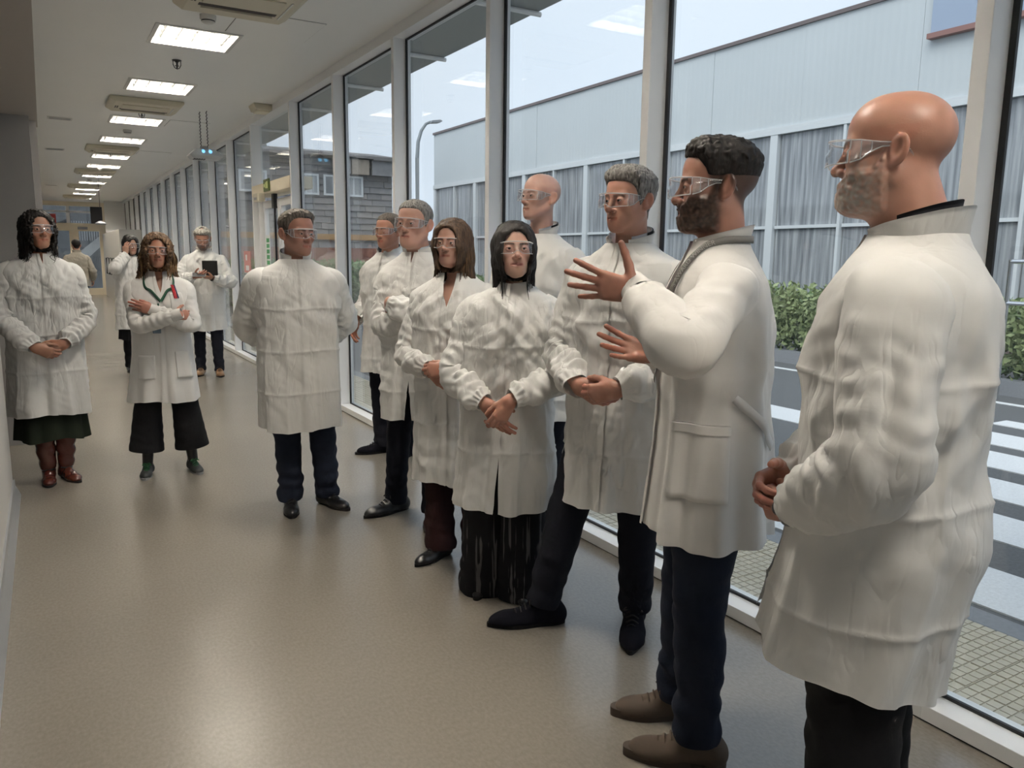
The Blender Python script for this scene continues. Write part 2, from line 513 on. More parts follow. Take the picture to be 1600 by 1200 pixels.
# stair structure seen through the end doors
st = tag(empty('outdoor_stair', (0, 33.0, 0)), 'grey metal outdoor stair behind the end doors', 'staircase')
s = MB()
s.prism([(-0.2, 0.0), (-0.2, 0.36), (2.6, 2.7), (2.6, 2.4), (0.1, 0.0)], 'y', 0.3, 0.38)
s.build('stringer', pbr('stair_light', (0.35, 0.37, 0.39), 0.4), st)
for k in range(9):
    MB().box(0.3 + k * 0.25, 0.6 + k * 0.25, 0.4, 1.3, 0.62 + k * 0.21, 0.65 + k * 0.21).build('tread', M['dark_metal'], st)
MB().prism([(-0.2, 2.0), (-0.2, 2.2), (0.9, 2.7), (0.9, 2.5)], 'y', 0.1, 0.2).build('landing_beam', M['dark_metal'], st)
for k in range(12):
    MB().tube([(0.95 + k * 0.08, 0.2, 1.9), (0.95 + k * 0.08, 0.2, 2.6)], 0.012, n=6).build('baluster', M['plastic_grey'], st)
bk = tag(empty('yard_wall', (0, 36.4, 0)), 'dark corrugated wall behind the outdoor stair', 'wall', kind='structure')
m_cor = pbr('corrugated_grey', (0.09, 0.095, 0.10), 0.5, noise=(6, 0.3))
for k in range(22):
    MB().box(-2 + k * 0.3, -1.70 + k * 0.3, 0.0 if k % 2 else 0.04, 0.15, 0, 5.0).build('wall_panel', m_cor, bk)

# ------------------------------------------------------------------ ceiling fittings
def ceiling_light():
    r = empty('ceiling_light', (LX, 0, ZC))
    f = MB()
    for a in ((-0.315, -0.285, -0.315, 0.315), (0.285, 0.315, -0.315, 0.315), (-0.285, 0.285, -0.315, -0.285), (-0.285, 0.285, 0.285, 0.315)):
        f.box(a[0], a[1], a[2], a[3], -0.008, 0.01)
    f.build('frame', M['plastic_white'], r)
    h = MB()
    h.box(-0.30, 0.30, -0.30, 0.30, 0.115, 0.13).box(-0.30, -0.287, -0.30, 0.30, 0.0, 0.115).box(0.287, 0.30, -0.30, 0.30, 0.0, 0.115)
    h.box(-0.287, 0.287, -0.30, -0.287, 0.0, 0.115).box(-0.287, 0.287, 0.287, 0.30, 0.0, 0.115)
    h.build('housing', M['alu_dark'], r)
    for k in range(4):
        y = -0.215 + k * 0.143
        MB().tube([(-0.28, y, 0.062), (0.28, y, 0.062)], 0.013, n=8).build('lamp_tube', M['tube'], r)
    for k in range(3):
        y = -0.143 + k * 0.143
        MB().prism([(y - 0.014, 0.05), (y + 0.014, 0.05), (y + 0.002, 0.002), (y - 0.002, 0.002)], 'x', -0.286, 0.286).build('louver_rail', M['alu'], r)
    for k in range(5):
        x = -0.23 + k * 0.115
        MB().prism([(x - 0.012, 0.045), (x + 0.012, 0.045), (x + 0.003, 0.003), (x - 0.003, 0.003)], 'y', -0.286, 0.286).build('louver_blade', M['alu'], r)
    return r
cl = None
for i, y in enumerate(LY):
    if cl is None:
        cl = ceiling_light(); o = cl
    else:
        o = copy_tree(cl)
    o.location = (LX, y, ZC)
    tag(o, 'square recessed louvre light in the corridor ceiling', 'ceiling light', 'recessed ceiling lights in a row')

# the row of fittings goes on over and behind the camera: those are out of the picture
for o in [c for c in bpy.data.objects if c.parent is None and c.name.startswith('ceiling_light') and c.location.y < 6.0]:
    o.name = 'ceiling_light_offscreen'
    for c in o.children:
        if c.name.startswith('lamp_tube'):
            c.name = 'lamp_tube_offscreen'

def air_con():
    r = empty('air_conditioner', (LX, 0, ZC))
    b = MB()
    b.prism([(-0.38, 0.0), (-0.38, -0.03), (-0.32, -0.065), (0.32, -0.065), (0.38, -0.03), (0.38, 0.0)], 'y', -0.34, 0.34)
    b.build('casing', M['ac_plastic'], r, bevel=0.01)
    MB().box(-0.24, 0.24, -0.20, 0.06, -0.075, -0.063).build('intake_panel', M['ac_plastic'], r, bevel=0.004)
    MB().box(-0.25, 0.25, 0.10, 0.15, -0.068, -0.060).build('air_slot', M['ac_dark'], r)
    for k in range(2):
        MB().box(-0.305 + k * 0.02, -0.293 + k * 0.02, -0.06, 0.08, -0.068, -0.060).build('side_slot', M['ac_dark'], r)
    MB().box(0.275, 0.287, -0.2, 0.2, -0.070, -0.060).build('vane', M['plastic_white'], r)
    MB().box(-0.23, 0.23, 0.155, 0.17, -0.080, -0.060).build('vane', M['ac_plastic'], r)
    return r
ac = None
for y, xo in ((5.62, 1.24), (10.15, 1.11), (14.7, 1.08), (18.95, 1.05), (23.2, 1.02), (27.7, 1.0)):
    if ac is None:
        ac = air_con(); o = ac
    else:
        o = copy_tree(ac)
    o.location = (xo, y, ZC - 0.001)
    tag(o, 'beige ceiling cassette air conditioner in the row of lights', 'air conditioner', 'ceiling air conditioners')

def smoke():
    r = empty('smoke_detector', (0, 0, ZC))
    MB().lathe([(0.056, 0.0), (0.056, -0.028), (0.050, -0.034)], n=20).build('base', M['plastic_white'], r, smooth=True)
    MB().lathe([(0.046, -0.034), (0.046, -0.046), (0.030, -0.056), (0.0, -0.058)], n=20).build('chamber', M['plastic_white'], r, smooth=True)
    MB().lathe([(0.0475, -0.037), (0.0475, -0.043)], n=20).build('vent_ring', M['black'], r, smooth=True)
    return r
sd = None
for x, y in ((1.135, 6.235), (1.125, 12.45), (1.09, 18.2), (1.05, 21.1), (1.03, 25.7)):
    if sd is None:
        sd = smoke(); o = sd
    else:
        o = copy_tree(sd)
    o.location = (x, y, ZC)
    tag(o, 'round white smoke detector on the ceiling', 'smoke detector', 'smoke detectors in a row')

def sprinkler():
    r = empty('sprinkler', (0, 0, ZC))
    MB().lathe([(0.04, 0.0), (0.04, -0.005), (0.018, -0.012), (0.012, -0.02)], n=16).build('plate', M['dark_metal'], r, smooth=True)
    c = MB()
    c.tube([(-0.032, 0, -0.01), (-0.032, 0, -0.04), (-0.02, 0, -0.065), (0, 0, -0.075), (0.02, 0, -0.065), (0.032, 0, -0.04), (0.032, 0, -0.01)], 0.004, n=6)
    c.tube([(0, -0.032, -0.01), (0, -0.032, -0.04), (0, -0.02, -0.065), (0, 0, -0.075), (0, 0.02, -0.065), (0, 0.032, -0.04), (0, 0.032, -0.01)], 0.004, n=6)
    c.build('guard_cage', M['dark_metal'], r, smooth=True)
    MB().lathe([(0.006, -0.01), (0.006, -0.045), (0.018, -0.047), (0.018, -0.050)], n=12).build('deflector', M['dark_metal'], r, smooth=True)
    return r
sp = None
for x, y in ((1.135, 7.78), (1.14, 10.75), (1.10, 15.36), (1.06, 19.6), (1.03, 23.8)):
    if sp is None:
        sp = sprinkler(); o = sp
    else:
        o = copy_tree(sp)
    o.location = (x, y, ZC)
    tag(o, 'small dark caged sprinkler head on the ceiling', 'sprinkler', 'ceiling sprinklers in a row')

for y, x in ((15.45, 0.28), (23.7, 0.29), (11.9, 0.30)):
    t = empty('ceiling_vent', (x, y, ZC))
    tag(t, 'slim slot diffuser in the ceiling by the left wall', 'vent', 'slot diffusers')
    MB().box(-0.14, 0.14, -0.10, 0.10, -0.006, 0.0).build('frame', M['plastic_white'], t)
    for k in range(3):
        MB().box(-0.12, 0.12, -0.07 + k * 0.055, -0.04 + k * 0.055, -0.008, -0.006).build('slot', M['plastic_grey'], t)

t = empty('emergency_light', (2.27, 9.52, ZC))
tag(t, 'beige wedge shaped emergency light near the window header', 'emergency light')
MB().prism([(-0.12, 0.0), (-0.09, -0.07), (0.09, -0.07), (0.12, 0.0)], 'y', -0.13, 0.13).build('case', M['ac_plastic'], t, bevel=0.01)
MB().box(-0.07, 0.07, -0.10, 0.10, -0.085, -0.07).build('diffuser', pbr('diffuser_cream', (0.75, 0.68, 0.52), 0.4), t, bevel=0.005)

# projector on two chains
t = empty('hanging_projector', (1.765, 10.3, 2.62))
tag(t, 'grey projector hanging from the ceiling on two chains', 'projector')
pv = [(-0.19, -0.13, 0.02), (0.19, -0.13, 0.02), (0.19, 0.16, 0.02), (-0.19, 0.16, 0.02), (-0.11, -0.08, 0.10), (0.11, -0.08, 0.10), (0.11, 0.12, 0.10), (-0.11, 0.12, 0.10), (-0.15, -0.10, -0.02), (0.15, -0.10, -0.02), (0.15, 0.13, -0.02), (-0.15, 0.13, -0.02)]
pf = [(4, 5, 6, 7), (0, 1, 5, 4), (1, 2, 6, 5), (2, 3, 7, 6), (3, 0, 4, 7), (8, 11, 10, 9), (0, 8, 9, 1), (1, 9, 10, 2), (2, 10, 11, 3), (3, 11, 8, 0)]
b = MB(); b.v = pv; b.f = pf
b.build('casing', pbr('projector_grey', (0.42, 0.44, 0.46), 0.35), t, bevel=0.012)
for k in range(5):
    MB().box(-0.14 + k * 0.028, -0.122 + k * 0.028, -0.08, 0.02, -0.026, -0.018).build('vent_slot', M['black'], t)
for x in (-0.035, 0.045):
    MB().tube([(x, -0.085, 0.075), (x, -0.125, 0.062)], 0.018, n=12).build('indicator_lens', pbr('blue_lens', (0.1, 0.4, 0.7), 0.2, emit=((0.25, 0.65, 1.0), 0.8)), t)
MB().lathe([(0.05, 0.0), (0.05, 0.03), (0.03, 0.05)], (0.0, 0.02, 0.09), n=16).build('mount', M['plastic_grey'], t, smooth=True)
for x, y in ((-0.03, 0.06), (0.03, -0.05)):
    ch = MB()
    n_ = 22
    for k in range(n_):
        z0 = 0.12 + k * (ZC - 2.62 - 0.12) / n_
        ch.tube([(x, y, z0), (x + (0.006 if k % 2 else -0.006), y, z0 + 0.012), (x, y, z0 + 0.026)], 0.0045, n=5)
    ch.build('chain', M['dark_metal'], t)

t = empty('pendant_lamp', (1.15, 20.0, 2.10))
tag(t, 'small dark disc pendant hanging near the end doors', 'pendant')
MB().lathe([(0.02, 0.07), (0.05, 0.06), (0.115, 0.02), (0.10, -0.005), (0.0, -0.01)], n=20).build('shade', M['plastic_grey'], t, smooth=True)
MB().tube([(0, 0, 0.07), (0, 0, ZC - 2.10)], 0.006, n=6).build('rod', M['dark_metal'], t)

# ------------------------------------------------------------------ outside
m_pav = pbr('paver', (0.54, 0.49, 0.39), 0.75, noise=(14, 0.12))
m_joint = pbr('paver_joint', (0.30, 0.27, 0.21), 0.85)
m_asph = pbr('asphalt', (0.13, 0.133, 0.137), 0.85, noise=(55, 0.35, 8), bump=(160, 0.4, 0.004))
m_paint = pbr('road_paint', (0.78, 0.79, 0.80), 0.7, noise=(60, 0.22, 8), bump=(140, 0.5, 0.004))
m_kerb = pbr('kerb_stone', (0.26, 0.27, 0.29), 0.8, noise=(40, 0.2, 6))
pv_ = tag(MB().box(XG + 0.05, 3.24, Y0 - 3, 40, -0.16, -0.034).build('pavement', m_joint), 'strip of beige grooved paving outside the glazing', 'pavement', kind='structure')
# each paver has a 4 x 4 grid of raised cells
tm = MB()
n_ = 4
for i in range(n_):
    for j in range(n_):
        s0 = 0.176 / n_
        tm.box(-0.088 + i * s0 + 0.003, -0.088 + (i + 1) * s0 - 0.003, -0.088 + j * s0 + 0.003, -0.088 + (j + 1) * s0 - 0.003, -0.002, 0.004)
tm.box(-0.0885, 0.0885, -0.0885, 0.0885, -0.03, -0.001)
tile0 = tm.build('paver', m_pav, pv_)
first = True
cnt = 0
for iy in range(64):
    for ix in range(4):
        c = Vector((XG + 0.05 + 0.09 + ix * 0.18, 0.2 + iy * 0.18, -0.004 + R_.uniform(-0.002, 0.002)))
        if first:
            o = tile0; first = False
        else:
            o = tile0.copy(); link(o, pv_)
        o.location = c
        cnt += 1
kb = tag(empty('kerb', (3.24, 0, 0)), 'grey kerb stones edging the pavement', 'kerb', kind='structure')
k0 = MB().box(0.0, 0.15, 0.004, 0.996, -0.3, 0.0).build('kerb_stone', m_kerb, kb, bevel=0.008)
k0.location = (0, Y0 - 2, -0.002)
for i in range(1, 45):
    o = k0.copy(); link(o, kb); o.location = (0, Y0 - 2 + i, -0.002)
rd = tag(MB().box(3.39, 60, -30, 90, -0.4, -0.06).build('road', m_asph), 'grey asphalt road outside the window wall', 'road', kind='structure')
for x0, x1, y0, y1 in ((3.55, 4.04, 0.0, 3.9), (4.48, 4.96, 0.0, 4.0), (5.28, 5.78, 0.0, 4.1), (6.09, 6.62, 0.0, 5.7), (6.88, 7.39, 0.0, 4.0), (7.78, 8.07, 0.0, 4.0)):
    MB().box(x0, x1, y0, y1, -0.062, -0.052).build('crosswalk_stripe', m_paint, rd)
MB().box(9.0, 9.1, -10, 30, -0.062, -0.053).build('edge_line', m_paint, rd)

# building across the road: metal cladding over a band of windows
XB = 12.6
kx = XB / 13.0
bl = tag(empty('metal_building', (XB, 0, 0)), 'long grey metal clad building with a band of tall windows across the road', 'building')
m_clad = pbr('metal_cladding', (0.56, 0.60, 0.62), 0.45, metal=0.0, noise=(0.8, 0.05))
def add_ribs(m, sc):
    n, l = nt(m)
    tc = n.new('ShaderNodeTexCoord')
    wv = n.new('ShaderNodeTexWave'); wv.bands_direction = 'Y'; wv.inputs['Scale'].default_value = sc
    l.new(tc.outputs['Object'], wv.inputs['Vector'])
    bp = n.new('ShaderNodeBump'); bp.inputs['Strength'].default_value = 0.25; bp.inputs['Distance'].default_value = 0.01
    l.new(wv.outputs['Fac'], bp.inputs['Height'])
    l.new(bp.outputs[0], n['Principled BSDF'].inputs['Normal'])
add_ribs(m_clad, 2.2)
m_cap = pbr('parapet_cap', (0.16, 0.13, 0.13), 0.5)
m_wfr = pbr('window_frame_white', (0.66, 0.69, 0.71), 0.4)
m_dgl = bpy.data.materials.new('dark_window_glass')
n, l = nt(m_dgl)
b_ = n['Principled BSDF']
b_.inputs['Roughness'].default_value = 0.06
b_.inputs['Specular IOR Level'].default_value = 0.7
tc = n.new('ShaderNodeTexCoord'); wv = n.new('ShaderNodeTexNoise'); mp = n.new('ShaderNodeMapping')
mp.inputs['Scale'].default_value = (1, 7, 0.35)
wv.inputs['Scale'].default_value = 2.0; wv.inputs['Detail'].default_value = 5
l.new(tc.outputs['Object'], mp.inputs['Vector']); l.new(mp.outputs[0], wv.inputs['Vector'])
rp = n.new('ShaderNodeValToRGB')
rp.color_ramp.elements[0].position = 0.35; rp.color_ramp.elements[0].color = (0.20, 0.215, 0.235, 1)
rp.color_ramp.elements[1].position = 0.7; rp.color_ramp.elements[1].color = (0.46, 0.48, 0.50, 1)
l.new(wv.outputs['Fac'], rp.inputs['Fac']); l.new(rp.outputs[0], b_.inputs['Base Color'])
YE = 27.0
top = 5.85
y = YE
k = 0
while y > -12:
    y2 = y - 2.35
    MB().box(0.0 if k % 3 else 0.006, 0.2, y2 + 0.006, y, 4.06, top).build('cladding_panel', m_clad, bl)
    y = y2
    k += 1
MB().box(-0.05, 0.25, -12, YE, top, top + 0.07).build('parapet_cap', m_cap, bl)
MB().box(-0.04, 0.2, -12, YE, 3.92, 4.06).build('window_head', m_wfr, bl)
MB().box(-0.06, 0.2, -12, YE, 0.50, 0.64).build('window_sill', m_wfr, bl)
MB().box(0.0, 0.3, -12, YE, -0.1, 0.50).build('plinth', pbr('plinth_brown', (0.16, 0.12, 0.11), 0.8, noise=(5, 0.3)), bl)
MB().box(0.25, 9.0, -12, YE, -0.1, top).build('core', m_clad, bl)
MB().box(-0.02, 0.25, YE - 0.16, YE, 0.6, 3.95).build('corner_post', m_wfr, bl)
y = YE - 0.16
k = 0
while y > -12:
    w_ = 1.52
    MB().box(0.06, 0.10, y - w_ + 0.03, y - 0.03, 0.64, 3.92).build('window_pane', m_dgl, bl)
    thick = 0.09 if k % 2 else 0.03
    MB().box(-0.03, 0.12, y - w_ - thick, y - w_ + thick, 0.64, 3.92).build('window_mullion', m_wfr, bl)
    MB().box(0.0, 0.09, y - w_ + 0.03, y - 0.03, 2.10, 2.16).build('window_transom', m_wfr, bl)
    y -= w_ + thick
    k += 1
# raised blue-grey upper block behind the parapet
ub = MB()
ub.prism([(8.0, top - 0.75), (8.0, top + 1.3), (5.9, top + 1.05), (0.0, top + 0.2), (0.0, top - 0.75)], 'x', -0.12, -0.02)
ub.build('blue_upper_panel', pbr('blue_cladding', (0.34, 0.41, 0.53), 0.45), bl)
MB().box(-0.14, -0.01, 0.0, 8.05, top - 0.83, top - 0.75).build('trim_rail', pbr('rust_trim', (0.30, 0.16, 0.14), 0.6), bl)

# shingled house beyond
YH = 24.0
hs = tag(empty('shingle_house', (0, YH, 0)), 'weathered grey shingled house with small white windows beyond the lamp post', 'house')
m_sh = [pbr('shingle_%d' % k, c, 0.85, noise=(9, 0.25)) for k, c in enumerate(((0.22, 0.22, 0.23), (0.26, 0.25, 0.25), (0.19, 0.19, 0.20)))]
MB().box(3.0, 9.75, 0.06, 6.0, 0.0, 4.5).build('core', m_sh[2], hs)
rr = random.Random(3)
for iz in range(15):
    x = 3.0 + rr.uniform(-0.3, 0)
    while x < 9.75:
        wd = rr.uniform(0.45, 0.9)
        z0 = 1.7 + iz * 0.19
        x1 = min(x + wd, 9.75)
        if x1 - x > 0.05:
            b = MB()
            b.prism([(0.06, z0), (0.06, z0 + 0.2), (0.045, z0 + 0.2), (0.0 + rr.uniform(0, 0.02), z0 + 0.004)], 'x', x, x1 - 0.012)
            b.build('shingle', m_sh[rr.randrange(3)], hs)
        x = x1
m_roof = pbr('old_roof', (0.20, 0.19, 0.19), 0.9, noise=(6, 0.35))
x = 2.8
while x < 9.9:
    wd = rr.uniform(0.35, 0.7)
    MB().prism([(-0.30, 4.42 + rr.uniform(-.03, .03)), (-0.30, 4.50 + rr.uniform(-.03, .03)), (3.0, 5.0), (3.0, 4.9)], 'x', x, x + wd).build('roof_sheet', m_roof, hs)
    x += wd
for a, b_, c in ((7.75, 8.3, (0.30, 0.30, 0.31)), (8.35, 8.9, (0.34, 0.29, 0.24)), (9.0, 9.7, (0.24, 0.24, 0.25))):
    MB().box(a, b_, -0.2, -0.1, 3.95, 4.40).build('eave_board', pbr('eave_board', c, 0.8, noise=(5, 0.3)), hs)
for x0, x1 in ((6.55, 7.35), (7.5, 8.1), (8.15, 8.75), (5.0, 5.8)):
    f = MB()
    f.box(x0, x1, -0.03, 0.04, 3.28, 3.34).box(x0, x1, -0.03, 0.04, 3.84, 3.90).box(x0, x0 + 0.06, -0.03, 0.04, 3.34, 3.84).box(x1 - 0.06, x1, -0.03, 0.04, 3.34, 3.84)
    wf = f.build('window_frame', m_wfr, hs)
    MB().box(x0 + 0.06, x1 - 0.06, -0.01, 0.02, 3.34, 3.84).build('pane', m_dgl, wf)
    MB().box((x0 + x1) / 2 - 0.02, (x0 + x1) / 2 + 0.02, -0.02, 0.03, 3.34, 3.84).build('bar', m_wfr, wf)
MB().box(3.0, 9.8, -0.02, 0.05, 1.95, 2.12).build('orange_band', pbr('ochre_band', (0.42, 0.24, 0.10), 0.7), hs)
MB().box(3.0, 9.8, -0.04, 0.05, 0.4, 1.70).build('brick_base', pbr('dull_red_wall', (0.28, 0.13, 0.10), 0.8, noise=(7, 0.3)), hs)

# far background trees / hedges / low wall
def leaf_cluster(name, boxes, n, size, mat, parent=None, seed=1):
    g = np.random.default_rng(seed)
    V = []
    tot = sum(w for *_, w in boxes)
    for (x0, x1, y0, y1, z0, z1, w) in boxes:
        m = int(n * w / tot)
        c = np.stack([g.uniform(x0, x1, m), g.uniform(y0, y1, m), z0 + (z1 - z0) * g.beta(2.0, 1.5, m)], 1)
        d = g.normal(size=(m, 3)); d /= np.linalg.norm(d, axis=1, keepdims=True)
        e_ = np.cross(d, g.normal(size=(m, 3))); e_ /= np.linalg.norm(e_, axis=1, keepdims=True)
        s = size * g.uniform(0.6, 1.3, (m, 1))
        V.append(np.stack([c - d * s, c + e_ * s * 0.42, c + d * s, c - e_ * s * 0.42], 1).reshape(-1, 3))
    V = np.concatenate(V)
    F = np.arange(len(V)).reshape(-1, 4)
    return mesh_np(name, V, F, mat, parent, smooth=False)
m_leaf = pbr('hedge_leaf', (0.13, 0.21, 0.075), 0.45, noise=(8, 0.5))
m_leaf2 = pbr('light_leaf', (0.30, 0.36, 0.17), 0.5, noise=(8, 0.4))
bs = [(10.0, 10.9, y_, y_ + 0.9, -0.05, 0.95 + R_.uniform(-0.2, 0.25), 1.0) for y_ in np.arange(2.0, 22.0, 0.8)]
tag(leaf_cluster('hedge', bs, 26000, 0.07, m_leaf, seed=4), 'green leafy hedge along the far side of the road', 'hedge', kind='stuff')
tag(leaf_cluster('flowering_shrub', [(9.62, 9.9, 7.0, 9.2, 0.1, 1.15, 1.0), (9.62, 9.9, 3.8, 5.0, 0.1, 1.1, 0.5)], 3500, 0.06, m_leaf2, seed=5), 'pale flowering shrub in front of the hedge', 'shrub', kind='stuff')
tag(MB().box(9.6, 9.8, 0.0, 24, -0.1, 0.12).build('low_kerb', m_kerb), 'low concrete kerb in front of the hedge', 'kerb', kind='structure')
tag(leaf_cluster('garden_hedge', [(3.2, 9.8, 22.4, 23.4, -0.05, 1.35, 1.0)], 6000, 0.09, m_leaf, seed=6), 'dark green hedge at the foot of the shingled house', 'hedge', kind='stuff')

t = empty('street_lamp', (8.35, 18.9, -0.06))
tag(t, 'tall grey street lamp with a curved arm beside the metal building', 'street lamp')
pts = [(0, 0, 0), (0, 0, 4.0), (0.03, 0, 4.4), (0.12, 0, 4.68), (0.25, 0, 4.86), (0.38, 0, 4.92)]
MB().tube(pts, [0.06, 0.05, 0.045, 0.04, 0.035, 0.035], n=10).build('pole', pbr('lamp_pole_grey', (0.22, 0.25, 0.27), 0.4), t, smooth=True)
MB().prism([(0.34, 4.88), (0.38, 4.95), (0.62, 4.99), (0.68, 4.96), (0.6, 4.91)], 'y', -0.10, 0.10).build('lamp_head', M['plastic_grey'], t, bevel=0.01)

t = empty('street_railing', (9.2, 4.7, -0.06))
tag(t, 'galvanised railing at the far side of the road', 'railing')
for z in (1.1, 1.56):
    MB().tube([(0, -3.5, z), (0, 0, z)], 0.025, n=8).build('rail', M['chrome'], t)
for y in (0, -1.2, -2.4, -3.5):
    MB().tube([(0, y, 0), (0, y, 1.58)], 0.025, n=8).build('post', M['chrome'], t)
# ------------------------------------------------------------------ people: field helpers
f32 = np.float32

def _hash(ix, iy, iz, seed):
    h = (ix.astype(np.uint32) * np.uint32(374761393) + iy.astype(np.uint32) * np.uint32(668265263)
         + iz.astype(np.uint32) * np.uint32(2147483647) + np.uint32(seed * 974711 + 17))
    h = (h ^ (h >> np.uint32(13))) * np.uint32(1274126177)
    h = h ^ (h >> np.uint32(16))
    return h

def pnoise(P, seed=0):
    """gradient noise, about -1..1"""
    P = np.asarray(P, dtype=np.float64)
    i = np.floor(P).astype(np.int64)
    f = P - i
    u = f * f * f * (f * (f * 6 - 15) + 10)
    res = 0.0
    for dx in (0, 1):
        for dy in (0, 1):
            for dz in (0, 1):
                h = _hash(i[..., 0] + dx, i[..., 1] + dy, i[..., 2] + dz, seed)
                gx = ((h & np.uint32(1023)).astype(np.float64) / 511.5 - 1)
                gy = (((h >> np.uint32(10)) & np.uint32(1023)).astype(np.float64) / 511.5 - 1)
                gz = (((h >> np.uint32(20)) & np.uint32(1023)).astype(np.float64) / 511.5 - 1)
                d = gx * (f[..., 0] - dx) + gy * (f[..., 1] - dy) + gz * (f[..., 2] - dz)
                w = (u[..., 0] if dx else 1 - u[..., 0]) * (u[..., 1] if dy else 1 - u[..., 1]) * (u[..., 2] if dz else 1 - u[..., 2])
                res = res + w * d
    return res * 1.3

def ridged(P, seed=0):
    """crisp crease lines: 0 on creases, up to 1 between them"""
    return np.minimum(1.0, np.abs(pnoise(P, seed)) * 2.2)

def crumple(P, seed, waves=((.17, .011), (.12, .009), (.085, .0065), (.06, .0045), (.042, .003)), warp=1.1):
    """paper-like facets: gated triangle waves in random directions"""
    g = np.random.default_rng(seed * 13 + 5)
    d = 0.0
    w1 = pnoise(P * 3.1, seed + 71)
    w2 = pnoise(P * 6.3 + 9.0, seed + 72)
    for i, (wl, am) in enumerate(waves):
        for j in range(2):
            v = g.normal(size=3); v[2] *= .75
            v /= np.linalg.norm(v)
            ph = (P @ v) / wl + warp * (w1 if j else -w1) + .5 * w2 + g.random()
            t = 2 * np.abs(2 * (ph - np.floor(ph)) - 1) - 1
            m = np.clip(.25 + 1.7 * pnoise(P * (2.6 + 1.2 * i) + 17.0 * (i * 2 + j), seed + i), 0, 1)
            d = d + am * t * m
    return d

def smin(a, b, k):
    h = np.maximum(k - np.abs(a - b), 0) / k
    return np.minimum(a, b) - h * h * k * 0.25

def smax(a, b, k):
    return -smin(-a, -b, k)

def ell(P, c, r):
    q = P - np.array(c, dtype=f32)
    r = np.array(r, dtype=f32)
    k0 = np.sqrt(np.sum((q / r) ** 2, -1))
    k1 = np.sqrt(np.sum((q / (r * r)) ** 2, -1)) + 1e-9
    return k0 * (k0 - 1) / k1

def sph(P, c, r):
    q = P - np.array(c, dtype=f32)
    return np.sqrt(np.sum(q * q, -1)) - r

def cap(P, a, b, ra, rb=None):
    if rb is None: rb = ra
    a = np.array(a, dtype=f32); b = np.array(b, dtype=f32)
    d = b - a
    q = P - a
    t = np.clip(np.sum(q * d, -1) / max(float(np.dot(d, d)), 1e-12), 0, 1)
    e = q - t[..., None] * d
    return np.sqrt(np.sum(e * e, -1)) - (ra + (rb - ra) * t)

def grid(lo, hi, h):
    ax = [np.arange(a, b + h, h, dtype=f32) for a, b in zip(lo, hi)]
    G = np.stack(np.meshgrid(*ax, indexing='ij'), -1)
    return G

def surfnet(F, lo, h):
    """naive surface nets -> verts, quads (outward)"""
    s = F < 0
    c = np.zeros(tuple(n - 1 for n in F.shape), dtype=np.int8)
    for dx in (0, 1):
        for dy in (0, 1):
            for dz in (0, 1):
                c += s[dx:F.shape[0] - 1 + dx, dy:F.shape[1] - 1 + dy, dz:F.shape[2] - 1 + dz]
    act = (c > 0) & (c < 8)
    idx = np.argwhere(act)
    num = np.full(act.shape, -1, dtype=np.int32)
    num[act] = np.arange(len(idx))
    acc = np.zeros((len(idx), 3)); cnt = np.zeros(len(idx))
    corners = [(0, 0, 0), (1, 0, 0), (0, 1, 0), (1, 1, 0), (0, 0, 1), (1, 0, 1), (0, 1, 1), (1, 1, 1)]
    vals = [F[idx[:, 0] + a, idx[:, 1] + b, idx[:, 2] + d] for a, b, d in corners]
    edges = [(0, 1), (2, 3), (4, 5), (6, 7), (0, 2), (1, 3), (4, 6), (5, 7), (0, 4), (1, 5), (2, 6), (3, 7)]
    for i, j in edges:
        a, b = vals[i], vals[j]
        m = (a < 0) != (b < 0)
        t = np.where(m, a / np.where(m, a - b, 1), 0)
        p = np.array(corners[i]) + t[:, None] * (np.array(corners[j]) - np.array(corners[i]))
        acc[m] += p[m]; cnt[m] += 1
    V = (idx + acc / cnt[:, None]) * h + np.array(lo)
    quads = []
    for ax in range(3):
        o1, o2 = [(1, 2), (2, 0), (0, 1)][ax]
        sl0 = [slice(1, -1)] * 3; sl1 = [slice(1, -1)] * 3
        sl0[ax] = slice(0, -1); sl1[ax] = slice(1, None)
        a = s[tuple(sl0)]; b = s[tuple(sl1)]
        e = np.argwhere(a != b)
        if not len(e): continue
        flip = a[tuple(e.T)]
        base = e.copy(); base[:, o1] += 1; base[:, o2] += 1
        def cell(d1, d2):
            q = base.copy(); q[:, o1] += d1; q[:, o2] += d2
            return num[q[:, 0], q[:, 1], q[:, 2]]
        q = np.stack([cell(-1, -1), cell(0, -1), cell(0, 0), cell(-1, 0)], 1)
        q[~flip] = q[~flip][:, ::-1]
        quads.append(q)
    Q = np.concatenate(quads)
    Q = Q[(Q >= 0).all(1)]
    return V, Q

def rotm(ax, ang):
    c, s = math.cos(ang), math.sin(ang)
    if ax == 'x': return np.array([[1, 0, 0], [0, c, -s], [0, s, c]])
    if ax == 'y': return np.array([[c, 0, s], [0, 1, 0], [-s, 0, c]])
    return np.array([[c, -s, 0], [s, c, 0], [0, 0, 1]])

def unit(v):
    v = np.asarray(v, float)
    return v / max(np.linalg.norm(v), 1e-9)

def catmull(pts, n):
    """smooth curve through points, n samples, roughly uniform"""
    P = np.asarray(pts, float)
    P = np.vstack([2 * P[0] - P[1], P, 2 * P[-1] - P[-2]])
    out = []
    m = len(P) - 3
    for k in range(n):
        t = k / (n - 1) * m
        i = min(int(t), m - 1); t -= i
        a, b, c, d = P[i], P[i + 1], P[i + 2], P[i + 3]
        out.append(0.5 * ((2 * b) + (-a + c) * t + (2 * a - 5 * b + 4 * c - d) * t * t + (-a + 3 * b - 3 * c + d) * t ** 3))
    return np.array(out)

